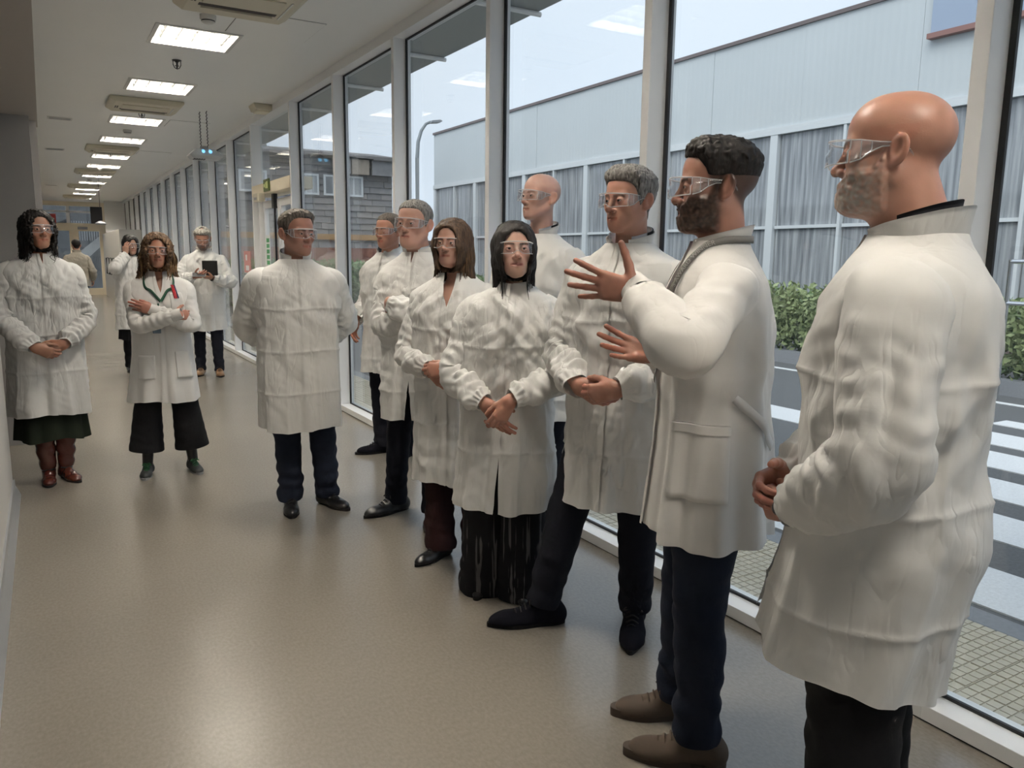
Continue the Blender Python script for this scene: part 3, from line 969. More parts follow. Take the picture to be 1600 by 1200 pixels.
def frames(C, ref=(0, 0, 1)):
    T = np.gradient(C, axis=0)
    T /= np.linalg.norm(T, axis=1, keepdims=True) + 1e-9
    A = np.zeros_like(C); B = np.zeros_like(C)
    a = np.cross(T[0], ref)
    if np.linalg.norm(a) < 1e-3: a = np.cross(T[0], (0, 1, 0))
    a = unit(a)
    for i in range(len(C)):
        a = unit(a - T[i] * np.dot(a, T[i]))
        A[i] = a; B[i] = np.cross(T[i], a)
    return T, A, B

def gridfaces(nv, nu, closed):
    q = []
    i = np.arange(nv - 1)[:, None]
    j = np.arange(nu if closed else nu - 1)[None, :]
    j2 = (j + 1) % nu
    return np.stack([i * nu + j, i * nu + j2, (i + 1) * nu + j2, (i + 1) * nu + j], -1).reshape(-1, 4)

class Acc:
    def __init__(s): s.V = []; s.F = []; s.C = []; s.n = 0
    def add(s, V, F, col=None):
        s.V.append(np.asarray(V)); s.F.append(np.asarray(F) + s.n); s.n += len(V)
        if col is not None: s.C.append(np.broadcast_to(col, (len(V), 3)))
    def obj(s, name, mat, parent, smooth=True):
        return mesh_np(name, np.concatenate(s.V), np.concatenate(s.F), mat, parent, smooth, np.concatenate(s.C) if s.C else None)

def tube_np(C, rad, nu=10, ref=(0, 0, 1), flat=1.0, cap_ends=True):
    """C (n,3); rad scalar or (n,)"""
    C = np.asarray(C, float)
    T, A, B = frames(C, ref)
    r = np.broadcast_to(np.asarray(rad, float), (len(C),))
    th = np.linspace(0, 2 * np.pi, nu, endpoint=False)
    V = C[:, None] + (A[:, None] * np.cos(th)[None, :, None] + B[:, None] * np.sin(th)[None, :, None] * flat) * r[:, None, None]
    V = V.reshape(-1, 3)
    F = gridfaces(len(C), nu, True)
    if cap_ends:
        b = len(V)
        V = np.vstack([V, C[0], C[-1]])
        j = np.arange(nu); j2 = (j + 1) % nu
        e = (len(C) - 1) * nu
        F = np.vstack([F, np.stack([j2, j, np.full(nu, b), np.full(nu, b)], 1), np.stack([e + j, e + j2, np.full(nu, b + 1), np.full(nu, b + 1)], 1)])
    return V, F

# ------------------------------------------------------------------ people: materials
def tint_mat(name, rough=0.5, sss=0.0, spec=0.4, bump=None):
    m = bpy.data.materials.new(name)
    n, l = nt(m)
    b = n['Principled BSDF']
    at = n.new('ShaderNodeAttribute'); at.attribute_name = 'tint'
    l.new(at.outputs['Color'], b.inputs['Base Color'])
    b.inputs['Roughness'].default_value = rough
    b.inputs['Specular IOR Level'].default_value = spec
    if sss:
        b.inputs['Subsurface Weight'].default_value = sss
        b.inputs['Subsurface Radius'].default_value = (0.8, 0.3, 0.15)
        b.inputs['Subsurface Scale'].default_value = 0.008
    if bump:
        tc = n.new('ShaderNodeTexCoord'); t = n.new('ShaderNodeTexNoise')
        t.inputs['Scale'].default_value = bump[0]; t.inputs['Detail'].default_value = 4
        l.new(tc.outputs['Object'], t.inputs['Vector'])
        bp = n.new('ShaderNodeBump'); bp.inputs['Strength'].default_value = bump[1]; bp.inputs['Distance'].default_value = bump[2]
        l.new(t.outputs['Fac'], bp.inputs['Height']); l.new(bp.outputs[0], b.inputs['Normal'])
    return m
M['skin'] = tint_mat('skin', 0.42, 0.12, 0.45, (220, 0.12, 0.002))

def coat_mat(name, color, crumple=1.0, rough=0.5, transl=0.12):
    m = bpy.data.materials.new(name)
    n, l = nt(m)
    b = n['Principled BSDF']
    out = n['Material Output']
    b.inputs['Base Color'].default_value = (*color, 1)
    b.inputs['Roughness'].default_value = rough
    b.inputs['Specular IOR Level'].default_value = 0.3
    tc = n.new('ShaderNodeTexCoord')
    # ridged noise: thin creases between smooth areas, the finer ones masked into patches
    def ridge(scale, dist, off):
        mp = n.new('ShaderNodeMapping'); mp.inputs['Location'].default_value = (off, off * .7, off * 1.3)
        mp.inputs['Rotation'].default_value = (.6 + off, .35 - off * .4, off)
        mp.inputs['Scale'].default_value = (1.0, 1.0, .30)
        l.new(tc.outputs['Object'], mp.inputs['Vector'])
        t = n.new('ShaderNodeTexNoise'); t.inputs['Scale'].default_value = scale; t.inputs['Detail'].default_value = 1.5; t.inputs['Distortion'].default_value = dist
        l.new(mp.outputs[0], t.inputs['Vector'])
        a = n.new('ShaderNodeMath'); a.operation = 'SUBTRACT'; a.inputs[1].default_value = 0.5; l.new(t.outputs['Fac'], a.inputs[0])
        c = n.new('ShaderNodeMath'); c.operation = 'ABSOLUTE'; l.new(a.outputs[0], c.inputs[0])
        e = n.new('ShaderNodeMath'); e.operation = 'MINIMUM'; e.inputs[1].default_value = 0.10; l.new(c.outputs[0], e.inputs[0])
        return e
    r1, r2 = ridge(8.0, .15, 0.0), ridge(24.0, .25, 3.1)
    mk = n.new('ShaderNodeTexNoise'); mk.inputs['Scale'].default_value = 5.0; mk.inputs['Detail'].default_value = 1
    l.new(tc.outputs['Object'], mk.inputs['Vector'])
    mr = n.new('ShaderNodeMapRange'); mr.inputs['From Min'].default_value = 0.42; mr.inputs['From Max'].default_value = 0.62
    l.new(mk.outputs['Fac'], mr.inputs['Value'])
    m1 = n.new('ShaderNodeMath'); m1.operation = 'MULTIPLY'; l.new(r2.outputs[0], m1.inputs[0]); l.new(mr.outputs[0], m1.inputs[1])
    m2 = n.new('ShaderNodeMath'); m2.operation = 'MULTIPLY_ADD'; m2.inputs[1].default_value = 0.45
    rs = n.new('ShaderNodeMath'); rs.operation = 'MULTIPLY'; rs.inputs[1].default_value = 0.45; l.new(r1.outputs[0], rs.inputs[0])
    l.new(m1.outputs[0], m2.inputs[0]); l.new(rs.outputs[0], m2.inputs[2])
    bp = n.new('ShaderNodeBump'); bp.inputs['Strength'].default_value = 0.85 * crumple; bp.inputs['Distance'].default_value = 0.05
    l.new(m2.outputs[0], bp.inputs['Height'])
    l.new(bp.outputs[0], b.inputs['Normal'])
    tl = n.new('ShaderNodeBsdfTranslucent'); tl.inputs['Color'].default_value = (*color, 1)
    l.new(bp.outputs[0], tl.inputs['Normal'])
    mx = n.new('ShaderNodeMixShader'); mx.inputs['Fac'].default_value = transl
    l.new(b.outputs[0], mx.inputs[1]); l.new(tl.outputs[0], mx.inputs[2])
    l.new(mx.outputs[0], out.inputs['Surface'])
    return m
M['tyvek'] = coat_mat('white_coverall_paper', (0.80, 0.79, 0.765), 1.0, 0.5)
M['cotton'] = coat_mat('white_cotton', (0.79, 0.77, 0.74), 0.25, 0.7)
M['cotton_cuff'] = pbr('rib_cuff', (0.70, 0.68, 0.65), 0.8, bump=(120, 0.3, 0.003))
M['navy'] = pbr('navy_cloth', (0.008, 0.009, 0.015), 0.85, spec=0.2, bump=(60, 0.3, 0.006))
M['jeans'] = pbr('blue_jeans', (0.010, 0.014, 0.027), 0.85, spec=0.2, noise=(14, 0.35), bump=(70, 0.3, 0.005))
M['black_cloth'] = pbr('black_cloth', (0.006, 0.006, 0.007), 0.9, spec=0.2, bump=(60, 0.3, 0.005))
M['maroon'] = pbr('dark_maroon_cloth', (0.022, 0.008, 0.009), 0.85, spec=0.2, bump=(40, 0.3, 0.006))
M['dark_green'] = pbr('dark_green_cloth', (0.012, 0.016, 0.010), 0.85, spec=0.2, bump=(40, 0.3, 0.006))
M['beige_jacket'] = pbr('beige_jacket', (0.30, 0.27, 0.22), 0.8, bump=(30, 0.3, 0.01))
M['shoe_black'] = pbr('black_leather', (0.012, 0.012, 0.013), 0.28, bump=(60, 0.15, 0.004))
M['shoe_suede'] = pbr('dark_suede', (0.008, 0.008, 0.012), 0.95, spec=0.1)
M['shoe_brown'] = pbr('brown_nubuck', (0.075, 0.052, 0.036), 0.8, noise=(20, 0.2))
M['shoe_tan'] = pbr('tan_leather', (0.20, 0.11, 0.05), 0.5)
M['boot_brown'] = pbr('brown_boot_leather', (0.075, 0.020, 0.014), 0.25, bump=(24, 0.5, 0.01))
M['trainer'] = pbr('dark_trainer', (0.022, 0.024, 0.024), 0.7)
M['sole_dark'] = pbr('dark_rubber', (0.012, 0.011, 0.011), 0.8, spec=0.2)
M['sole_grey'] = pbr('grey_rubber', (0.22, 0.22, 0.22), 0.7)
M['lace_green'] = pbr('green_lace', (0.02, 0.16, 0.05), 0.7)
M['lace_dark'] = pbr('dark_lace', (0.015, 0.014, 0.014), 0.8)
M['shirt_white'] = pbr('white_shirt', (0.7, 0.72, 0.76), 0.7)
M['suit_dark'] = pbr('dark_suit', (0.010, 0.011, 0.016), 0.8)
M['lens'] = glass_mat('clear_polycarbonate', (0.95, 0.955, 0.96), 1.6, 0.015, 0.0)
M['temple'] = glass_mat('clear_plastic_temple', (0.86, 0.87, 0.88), 1.6, 0.08, 0.14)
M['rim'] = glass_mat('clear_plastic_rim', (0.75, 0.77, 0.80), 1.6, 0.05, 0.55)
M['eye_white'] = pbr('eye_white', (0.62, 0.58, 0.55), 0.2)
M['iris'] = pbr('eye_iris', (0.022, 0.012, 0.008), 0.1)
M['gold'] = pbr('watch_gold', (0.75, 0.62, 0.40), 0.22, metal=1.0)
M['steel'] = pbr('watch_steel', (0.45, 0.45, 0.46), 0.25, metal=1.0)
def hair_mat(name, c1, c2, rough=0.62, scale=60):
    m = bpy.data.materials.new(name)
    n, l = nt(m)
    b = n['Principled BSDF']
    tc = n.new('ShaderNodeTexCoord'); mp = n.new('ShaderNodeMapping'); mp.inputs['Scale'].default_value = (1, 1, 0.14)
    t = n.new('ShaderNodeTexNoise'); t.inputs['Scale'].default_value = scale * 2.5; t.inputs['Detail'].default_value = 3
    l.new(tc.outputs['Object'], mp.inputs['Vector']); l.new(mp.outputs[0], t.inputs['Vector'])
    r = n.new('ShaderNodeValToRGB')
    r.color_ramp.elements[0].position = 0.35; r.color_ramp.elements[0].color = (*c1, 1)
    r.color_ramp.elements[1].position = 0.68; r.color_ramp.elements[1].color = (*c2, 1)
    l.new(t.outputs['Fac'], r.inputs['Fac']); l.new(r.outputs[0], b.inputs['Base Color'])
    b.inputs['Roughness'].default_value = rough
    b.inputs['Specular IOR Level'].default_value = 0.3
    bp = n.new('ShaderNodeBump'); bp.inputs['Strength'].default_value = 0.6; bp.inputs['Distance'].default_value = 0.004
    l.new(t.outputs['Fac'], bp.inputs['Height']); l.new(bp.outputs[0], b.inputs['Normal'])
    return m
M['hair_black'] = hair_mat('black_hair', (0.004, 0.003, 0.003), (0.018, 0.014, 0.012))
M['hair_brown'] = hair_mat('brown_hair', (0.018, 0.010, 0.006), (0.085, 0.048, 0.026))
M['hair_ombre'] = hair_mat('brown_blond_hair', (0.03, 0.016, 0.009), (0.16, 0.090, 0.042))
M['hair_ombre_tip'] = hair_mat('blond_tips', (0.10, 0.055, 0.022), (0.34, 0.21, 0.10))
M['hair_grey'] = hair_mat('grey_hair', (0.07, 0.065, 0.06), (0.30, 0.285, 0.27))
M['hair_silver'] = hair_mat('silver_hair', (0.20, 0.18, 0.155), (0.55, 0.52, 0.46))
M['hair_salt'] = hair_mat('greying_brown_hair', (0.045, 0.036, 0.03), (0.19, 0.165, 0.14))

# ------------------------------------------------------------------ people: head
def head_fields(P, q):
    X = np.abs(P[..., 0]) / q.get('wid', 1.05)
    S = np.stack([X, P[..., 1], P[..., 2]], -1)
    jw, nz, fat = q.get('jaw', 1.0), q.get('nose', 1.0), q.get('fat', 0.0)
    d = ell(S, (0, .014, .036), (.0755, .098, .083))
    d = smin(d, ell(S, (0, -.030, .042), (.063, .056, .062)), .03)
    d = smin(d, ell(S, (0, -.028, -.038), (.0595 * jw + fat * .5, .060, .080)), .035)
    d = smin(d, cap(S, (.051 * jw + fat, .004, -.052), (.018, -.068, -.099), .017, .0155), .03)
    d = smin(d, sph(S, (0, -.0765, -.0985), .0205), .022)
    d = smin(d, sph(S, (.043, -.058, -.020), .0225), .026)
    if fat > 0: d = smin(d, ell(S, (0, -.035, -.098), (.045 + fat, .05, .03)), .03)
    skull = d
    d = smin(d, cap(S, (.007, -.0870, .0165), (.043, -.0745, .0205), .0085), .014)
    d = smax(d, -ell(S, (.0315, -.1045, -.002), (.0215, .019, .0155)), .014)
    d = smin(d, ell(S, (0, -.074, -.066), (.036, .0225, .027)), .02)
    d = smin(d, cap(S, (0, -.0865, .012), (0, -.1085 - .004 * (nz - 1) * 10, -.030), .0068, .0098 * nz), .012)
    d = smin(d, sph(S, (0, -.1105 - .004 * (nz - 1) * 10, -.0345), .0105 * nz), .008)
    d = smin(d, sph(S, (.0125 * nz, -.0985, -.0385), .0082), .008)
    d = smax(d, -sph(S, (.0065, -.1065, -.0455), .0038), .003)
    op = q.get('mouth_open', 0.0)
    d = smin(d, cap(S, (0, -.0960, -.0635 + op * .3), (.0255, -.0825, -.0670), .0054, .0028), .006)
    d = smin(d, cap(S, (0, -.0950, -.0735 - op), (.0235, -.0825, -.0700 - op * .4), .0064, .0030), .006)
    d = smax(d, -cap(S, (0, -.1025, -.0685 - op * .4), (.026, -.0875, -.0680 - op * .3), .0024 + op * .6, .0016), .002)
    lid = sph(S, (.0315, -.0790, -.001), .0147)
    lid = smax(lid, -ell(S, (.0315, -.0960, -.0015), (.0130, .0125, .0036 * q.get('eye_open', 1.0))), .002)
    d = smin(d, lid, .004)
    # ear
    E = S - np.array((.0770, .0150, -.004), dtype=f32)
    a = 0.22
    E2 = np.stack([E[..., 0] - 0.35 * E[..., 1], E[..., 1] * math.cos(a) - E[..., 2] * math.sin(a), E[..., 1] * math.sin(a) + E[..., 2] * math.cos(a)], -1)
    ear = ell(E2, (.003, .002, 0), (.0085, .0190, .0325))
    ear = smax(ear, -ell(E2, (.0125, -.001, .002), (.0075, .0115, .0210)), .004)
    ear = smin(ear, sph(S, (.0735, .006, -.031), .0085), .008)
    return skull, d, ear

BEARDS = {'full': (-.040, 1.0), 'stubble': (-.040, 0.4), 'goatee': (-.045, 1.0)}

def skin_cols(V, q):
    base = np.array(q['skin'])
    x, y, z = np.abs(V[:, 0]), V[:, 1], V[:, 2]
    C = np.tile(base, (len(V), 1))
    nzv = pnoise(V * 45, 3)
    C *= (1 + 0.07 * nzv)[:, None]
    red = np.exp(-(((x - .040) / .02) ** 2 + ((z + .030) / .02) ** 2)) * (y < -.03) * .5 + np.exp(-((x / .014) ** 2 + ((z + .035) / .014) ** 2)) * (y < -.09) * .6
    red += ((x > .074) & (np.abs(z) < .045)) * .5
    C *= 1 - np.clip(red, 0, 1)[:, None] * np.array((0.02, 0.16, 0.16))
    fr = (y < -.055)
    # lips
    lip = np.exp(-((z + .0685) / .0072) ** 4) * np.clip((.029 - x) / .004, 0, 1) * fr * (y < -.076)
    C = C * (1 - lip[:, None] * .75) + np.array(q.get('lip', (base[0] * .8, base[1] * .48, base[2] * .46))) * (lip[:, None] * .75)
    # brows
    bz = .0160 + .004 * np.sin(np.clip((x - .010) / .036, 0, 1) * 2.4)
    br = np.exp(-((z - bz) / (.0042 * q.get('brow_w', 1.0))) ** 4) * (x > .011) * (x < .050) * (y < -.060)
    bc = np.array(q.get('brow', (.02, .013, .01)))
    br = np.clip(br * q.get('brow_s', .85), 0, 1)[:, None]
    C = C * (1 - br) + bc * br
    bd = q.get('beard')
    if bd:
        bcol = np.array(q.get('beard_col', (.03, .02, .015)))
        edge = -.040 - q.get('beard_dz', 0.0) + .020 * np.clip((x - .02) / .04, 0, 1) + .045 * np.clip((y + .03) / .03, 0, 1)
        m = 1 / (1 + np.exp(np.clip((z - edge + .004 * nzv) / q.get('beard_edge', .005), -30, 30)))
        m *= 1 / (1 + np.exp(np.clip((y - q.get('beard_y', .004)) / q.get('beard_soft', .005), -30, 30)))
        m *= 1 / (1 + np.exp(np.clip((-.125 - z) / .004, -30, 30)))
        must = np.exp(-((z + .053) / .0085) ** 4) * (x < .034) * (y < -.078)
        m = np.maximum(m * (1 - np.exp(-((z + .048) / .008) ** 2) * (x > .020) * 0), must)
        lipk = np.exp(-((z + .0700) / .0070) ** 4) * (x < .019)
        m = m * (1 - .9 * lipk) * q.get('beard_s', 1.0)
        m = np.clip(m * (1 + q.get('beard_n', .15) * pnoise(V * 120, 9)), 0, 1)[:, None]
        C = C * (1 - m) + bcol * m
    sc = q.get('scalp')          # shaved sides / stubble
    if sc:
        hl = hairline(V, q)
        m = 1 / (1 + np.exp(np.clip(hl / .006, -30, 30)))
        m = m * sc[1]
        C = C * (1 - m[:, None]) + np.array(sc[0]) * m[:, None]
    return np.clip(C, 0, 1)

HL_Y = np.array([-.12, -.085, -.060, -.040, -.028, -.012, .004, .018, .034, .055, .075, .12])
HL_Z = np.array([.080, .074, .066, .040, .005, -.022, -.004, .020, -.030, -.066, -.080, -.085])

def hairline(P, q):
    """negative where hair grows"""
    rec = q.get('recede', 0.0)
    y = P[..., 1]
    xs = np.abs(P[..., 0])
    zl = np.interp(y - rec * np.exp(-((xs - .030) / .03) ** 2) * 1.0, HL_Y, HL_Z)
    zl = zl + q.get('hl_up', 0.0) * np.exp(-((y + .08) / .05) ** 2)
    return zl - P[..., 2]

def build_head(q, Hm, neck_base, hres, root_acc, eyes_parent=None):
    """q: head description; Hm: (R, t, scale) canonical -> local; neck_base in local"""
    Rm, t, sc = Hm
    nb = (np.asarray(neck_base) - t) @ Rm / sc
    lo = np.array((-.105, -.135, min(-.17, nb[2] - .03))); hi = np.array((.105, .128, .135))
    lo[1] = min(lo[1], nb[1] - .075); hi[1] = max(hi[1], nb[1] + .08)
    lo[0] = min(lo[0], nb[0] - .075); hi[0] = max(hi[0], nb[0] + .075)
    G = grid(lo, hi, hres)
    skull, d, ear = head_fields(G, q)
    nr = q.get('neck_r', .053)
    neck = cap(G, (0, .018, -.055), nb, nr, nr * 1.10)
    nk2 = smin(neck, cap(G, (0, -.012, -.075), (nb[0], nb[1] - .028, nb[2]), nr * .62, nr * .6), .03)
    d = smin(d, nk2, .022)
    if q.get('beard') and q.get('beard_t', 0) > 0:
        X = np.abs(G[..., 0])
        edge = -.042 - q.get('beard_dz', 0.0) + .020 * np.clip((X - .02) / .04, 0, 1) + .045 * np.clip((G[..., 1] + .03) / .03, 0, 1)
        bmask = np.clip((edge - G[..., 2]) / .014, 0, 1) * np.clip((-G[..., 1] + .002) / .012, 0, 1) * np.clip((G[..., 2] + .135) / .02, 0, 1)
        mouth = np.exp(-((G[..., 2] + .0690) / .0085) ** 4) * (X < .024)
        d = d - q['beard_t'] * bmask * (1 - mouth) * (1 + .4 * pnoise(G[::1, ::1, ::1] * 90, 5) if hres < .0036 else 1.0)
    full = smin(d, ear, .008)
    V, F = surfnet(full, lo, hres)
    C = skin_cols(V, q)
    L = (V * sc) @ Rm.T + t
    root_acc.add(L, F, C)
    return G, lo, skull, nk2

def hair_short(q, G, lo, skull, neck, hres, Hm, mat, parent):
    Rm, t, sc = Hm
    th = q.get('hair_t', .012)
    z = G[..., 2]; y = G[..., 1]
    side = np.clip((z - .03) / .05, 0, 1)
    T = th * (.35 + .65 * side) * (1 + .0 * y)
    T = T + q.get('quiff', 0.0) * np.exp(-((y + .05) / .04) ** 2) * np.exp(-((z - .11) / .04) ** 2)
    N = G * np.array((150, 40, 70)) if not q.get('curly') else G * 70.0
    base = smin(skull, neck, .02)
    if 'hl_min' in q:
        fade = np.maximum(hairline(G, q), q['hl_min'] + .25 * np.clip(-G[..., 1] - .02, 0, .05) - G[..., 2])
    else:
        fade = hairline(G, q)
    T = T * (.18 + .82 * np.clip(-fade / .035, 0, 1) ** .7)
    d = base - T - pnoise(N, 11) * T * q.get('hair_n', .28)
    hl = hairline(G, q) + pnoise(G * 110, 12) * .004
    if 'hl_min' in q: hl = np.maximum(hl, q['hl_min'] + .25 * np.clip(-G[..., 1] - .02, 0, .05) - G[..., 2])
    d = smax(d, hl * .75, .006)
    d = np.maximum(d, -(base + .006))
    V, F = surfnet(d, lo, hres)
    V = (V * sc) @ Rm.T + t
    return mesh_np('hair', V, F, mat, parent)

def hair_long(q, Hm, mat, parent, tipmat=None, seed=1):
    """locks of hair swept from the parting over the skull and down; a cap under them"""
    Rm, t, sc = Hm
    h = .005
    lo = np.array((-.16, -.13, -.30)); hi = np.array((.16, .17, .16))
    G = grid(lo, hi, h)
    skull, d, ear = head_fields(G, q)
    vol = q.get('vol', .022); zend = q.get('zend', -.18); wid = q.get('wide', .085)
    X = np.abs(G[..., 0])
    S = np.stack([X, G[..., 1], G[..., 2]], -1)
    v = skull - vol * (.55 + .45 * np.clip((.10 - G[..., 2]) / .1, 0, 1))
    v = smin(v, cap(S, (.062, .020, .02), (wid, .018, zend), .034, .030 * q.get('end_r', 1.0)), .03)
    v = smin(v, ell(S, (0, .070, zend * .45), (wid + .008, .052, abs(zend) * .62 + .03)), .03)
    fw = q.get('face_w', .058)
    ft = q.get('fringe', .072)
    face = ell(S, (0, -.115, -.055), (fw, .100, .130))
    face = smin(face, ell(S, (0, -.12, ft - .055), (fw * .9, .070, .055)), .02)
    v = smax(v, -face, .012)
    v = np.maximum(v, -(skull + .012))
    wav = q.get('wave', .0)
    v = v - (pnoise(G * np.array((85, 85, 22 if wav < .004 else 60)), 21) * (.004 + wav * .9))
    v = np.maximum(v, zend - G[..., 2] + pnoise(G * 40, 5) * .02)
    V, F = surfnet(v, lo, h)
    ho = mesh_np('hair', (V * sc) @ Rm.T + t, F, mat, parent)
    g = np.random.default_rng(seed)
    acc = Acc(); acc2 = Acc()
    for k in range(int(q.get('locks', 110) * 1.5)):
        a = g.uniform(-2.45, 2.45)                 # angle from the back (+y)
        if abs(a) > 2.15 and g.random() < .5: continue
        px = g.normal(0, .012) + q.get('part', 0.0)
        dirx, diry = math.sin(a), math.cos(a)
        rx, ry = wid + g.uniform(-.012, .018), .085 + g.uniform(-.01, .015)
        ze = zend + g.uniform(-.035, .05)
        front = max(0.0, (abs(a) - 1.5))
        p = [(px, .005 + diry * .02, .128), (dirx * .060 + px * .5, .012 + diry * .070, .098), (dirx * .086, .016 + diry * .098, .035),
             (dirx * (rx + .006), .018 + diry * ry - front * .01, -.05), (dirx * rx, .02 + diry * ry * .9 - front * .02, (ze - .05) / 2 - .02), (dirx * (rx + g.uniform(-.012, .014)), .02 + diry * ry * .85 - front * .03, ze)]
        Cc = catmull(p, 22)
        u = np.linspace(0, 1, 22)
        ph, fq = g.uniform(0, 6.28), q.get('wfreq', 4.0) * g.uniform(.8, 1.25)
        amp = wav * np.clip((u - .3) / .4, 0, 1)
        Cc[:, 0] += amp * np.sin(u * fq * 6.28 + ph) * abs(diry) + amp * .6 * np.sin(u * fq * 5 + ph)
        Cc[:, 1] += amp * np.cos(u * fq * 6.28 + ph)
        r = q.get('lock_r', .0046) * g.uniform(.6, 1.2) * (1 - .75 * u ** 3) * np.clip(u * 8 + .3, 0, 1)
        Vt, Ft = tube_np(Cc, r, 5, flat=.5)
        (acc2 if (tipmat is not None and g.random() < .45) else acc).add((Vt * sc) @ Rm.T + t, Ft)
    if acc.n: acc.obj('hair_strands', mat, ho)
    if acc2.n: acc2.obj('hair_strands', tipmat, ho)
    return ho

def add_eyes(q, Hm, parent):
    Rm, t, sc = Hm
    gx, gz = q.get('gaze', (0, 0))
    for s in (-1, 1):
        acc = MB().lathe([(0.0001, -.0125), (.0062, -.0108), (.0108, -.0062), (.0125, 0), (.0108, .0062), (.0062, .0108), (.0001, .0125)], n=14)
        Vv = np.array(acc.v)[:, [0, 2, 1]] * np.array((1, 1, 1))
        c = np.array((s * .0315, -.0792, -.0012))
        e = mesh_np('eye', ((Vv + c) * sc) @ Rm.T + t, [tuple(f) for f in acc.f], M['eye_white'], parent)
        ir = []
        ring = [(0, -.0129)] + [(.0030, -.0126), (.0058, -.0114)]
        vv = [(0, -.0130, 0)]
        for r, yy in ((.0030, -.0127), (.0060, -.0112)):
            for k in range(10):
                w = k * .6283
                vv.append((r * math.cos(w), yy, r * math.sin(w)))
        ff = [(0, 1 + k, 1 + (k + 1) % 10) for k in range(10)] + [(1 + k, 11 + k, 11 + (k + 1) % 10, 1 + (k + 1) % 10) for k in range(10)]
        vv = np.array(vv) @ (rotm('z', gx) @ rotm('x', gz)).T
        mesh_np('iris', ((vv + c) * sc) @ Rm.T + t, ff, M['iris'], e)

def add_glasses(q, Hm, parent):
    """wrap-around clear safety glasses with side shields"""
    Rm, t, sc = Hm
    dz = q.get('glass_dz', 0.0); up = q.get('glass_dy', 0.0)
    wide = q.get('glass_w', 1.0)
    root = empty('safety_glasses', (0, 0, 0), 0, parent)
    nA, nZ = 29, 9
    A = np.linspace(-1, 1, nA)
    def front(a, zz, off=0.0):
        x = .071 * wide * np.sin(a * 1.18) / math.sin(1.18)
        y = -.125 + .052 * np.abs(a) ** 2.6 - .004 * (zz < 0) + up - off
        return x, y
    V = []
    for off in (0.0, .0022):
        for j in range(nZ):
            v = j / (nZ - 1)
            for a in A:
                zt, zb = .0250 - .004 * a * a, -.0290 + .006 * abs(a)
                nose = .016 * math.exp(-(a / .17) ** 2)
                zz = zb + nose + (zt - zb - nose) * v + dz
                x, y = front(a, zz, off)
                V.append((x, float(y), zz))
    V = np.array(V)
    n1 = nA * nZ
    F = gridfaces(nZ, nA, False)
    FF = np.vstack([F, F[:, ::-1] + n1])
    bord = [(j, j + 1) for j in range(nA - 1)] + [(n1 - nA + j + 1, n1 - nA + j) for j in range(nA - 1)] + [((j + 1) * nA, j * nA) for j in range(nZ - 1)] + [(j * nA + nA - 1, (j + 1) * nA + nA - 1) for j in range(nZ - 1)]
    FF = np.vstack([FF, np.array([(b, a, a + n1, b + n1) for a, b in bord])])
    mesh_np('lens', (V * sc) @ Rm.T + t, FF, M['lens'], root)
    rim = Acc()
    top = V[n1 - nA:n1] - np.array((0, .0012, 0)); bot = V[:nA] - np.array((0, .0012, 0))
    for c, r in ((top, .0024), (bot, .0016), (V[0:n1:nA] - np.array((0, .001, 0)), .0018), (V[nA - 1:n1:nA] - np.array((0, .001, 0)), .0018)):
        a, b = tube_np((c * sc) @ Rm.T + t, r * sc, 6)
        rim.add(a, b)
    rim.obj('rim', M['rim'], root)
    for s in (-1, 1):
        x0 = .071 * wide * s
        y0 = -.125 + .052 + up
        prof = [(y0, .0215, -.0230), (y0 + .020, .0200, -.018), (y0 + .040, .0160, -.004), (y0 + .060, .0130, .004), (y0 + .085, .0110, .004), (.016, .0110, .005), (.034, .001, -.006), (.044, -.012, -.018)]
        V = []
        for side in (0, 1):
            for k, (yy, zt, zb) in enumerate(prof):
                xx = x0 + s * (.0075 * min(1, k / 3.0)) + s * .0022 * side
                V += [(xx, yy, zt + dz), (xx, yy, zb + dz)]
        m = len(prof)
        Fq = []
        for k in range(m - 1):
            a = 2 * k
            Fq += [(a, a + 1, a + 3, a + 2), (2 * m + a, 2 * m + a + 2, 2 * m + a + 3, 2 * m + a + 1),
                   (a, a + 2, 2 * m + a + 2, 2 * m + a), (a + 1, 2 * m + a + 1, 2 * m + a + 3, a + 3)]
        tp_ = mesh_np('temple', (np.array(V) * sc) @ Rm.T + t, np.array(Fq), M['temple'], root, smooth=False)
        ed = Acc()
        Va = np.array(V)
        for sl_ in (Va[2 * m:4 * m:2], Va[2 * m + 1:4 * m:2]):
            a_, b_ = tube_np((sl_[:6] * sc) @ Rm.T + t, .0013 * sc, 5)
            ed.add(a_, b_)
        for k_ in (1, 2):
            a_, b_ = tube_np((Va[2 * m + 2 * k_:2 * m + 2 * k_ + 2] * sc) @ Rm.T + t, .0012 * sc, 5)
            ed.add(a_, b_)
        ed.obj('temple_ridge', M['rim'], tp_)
    return root

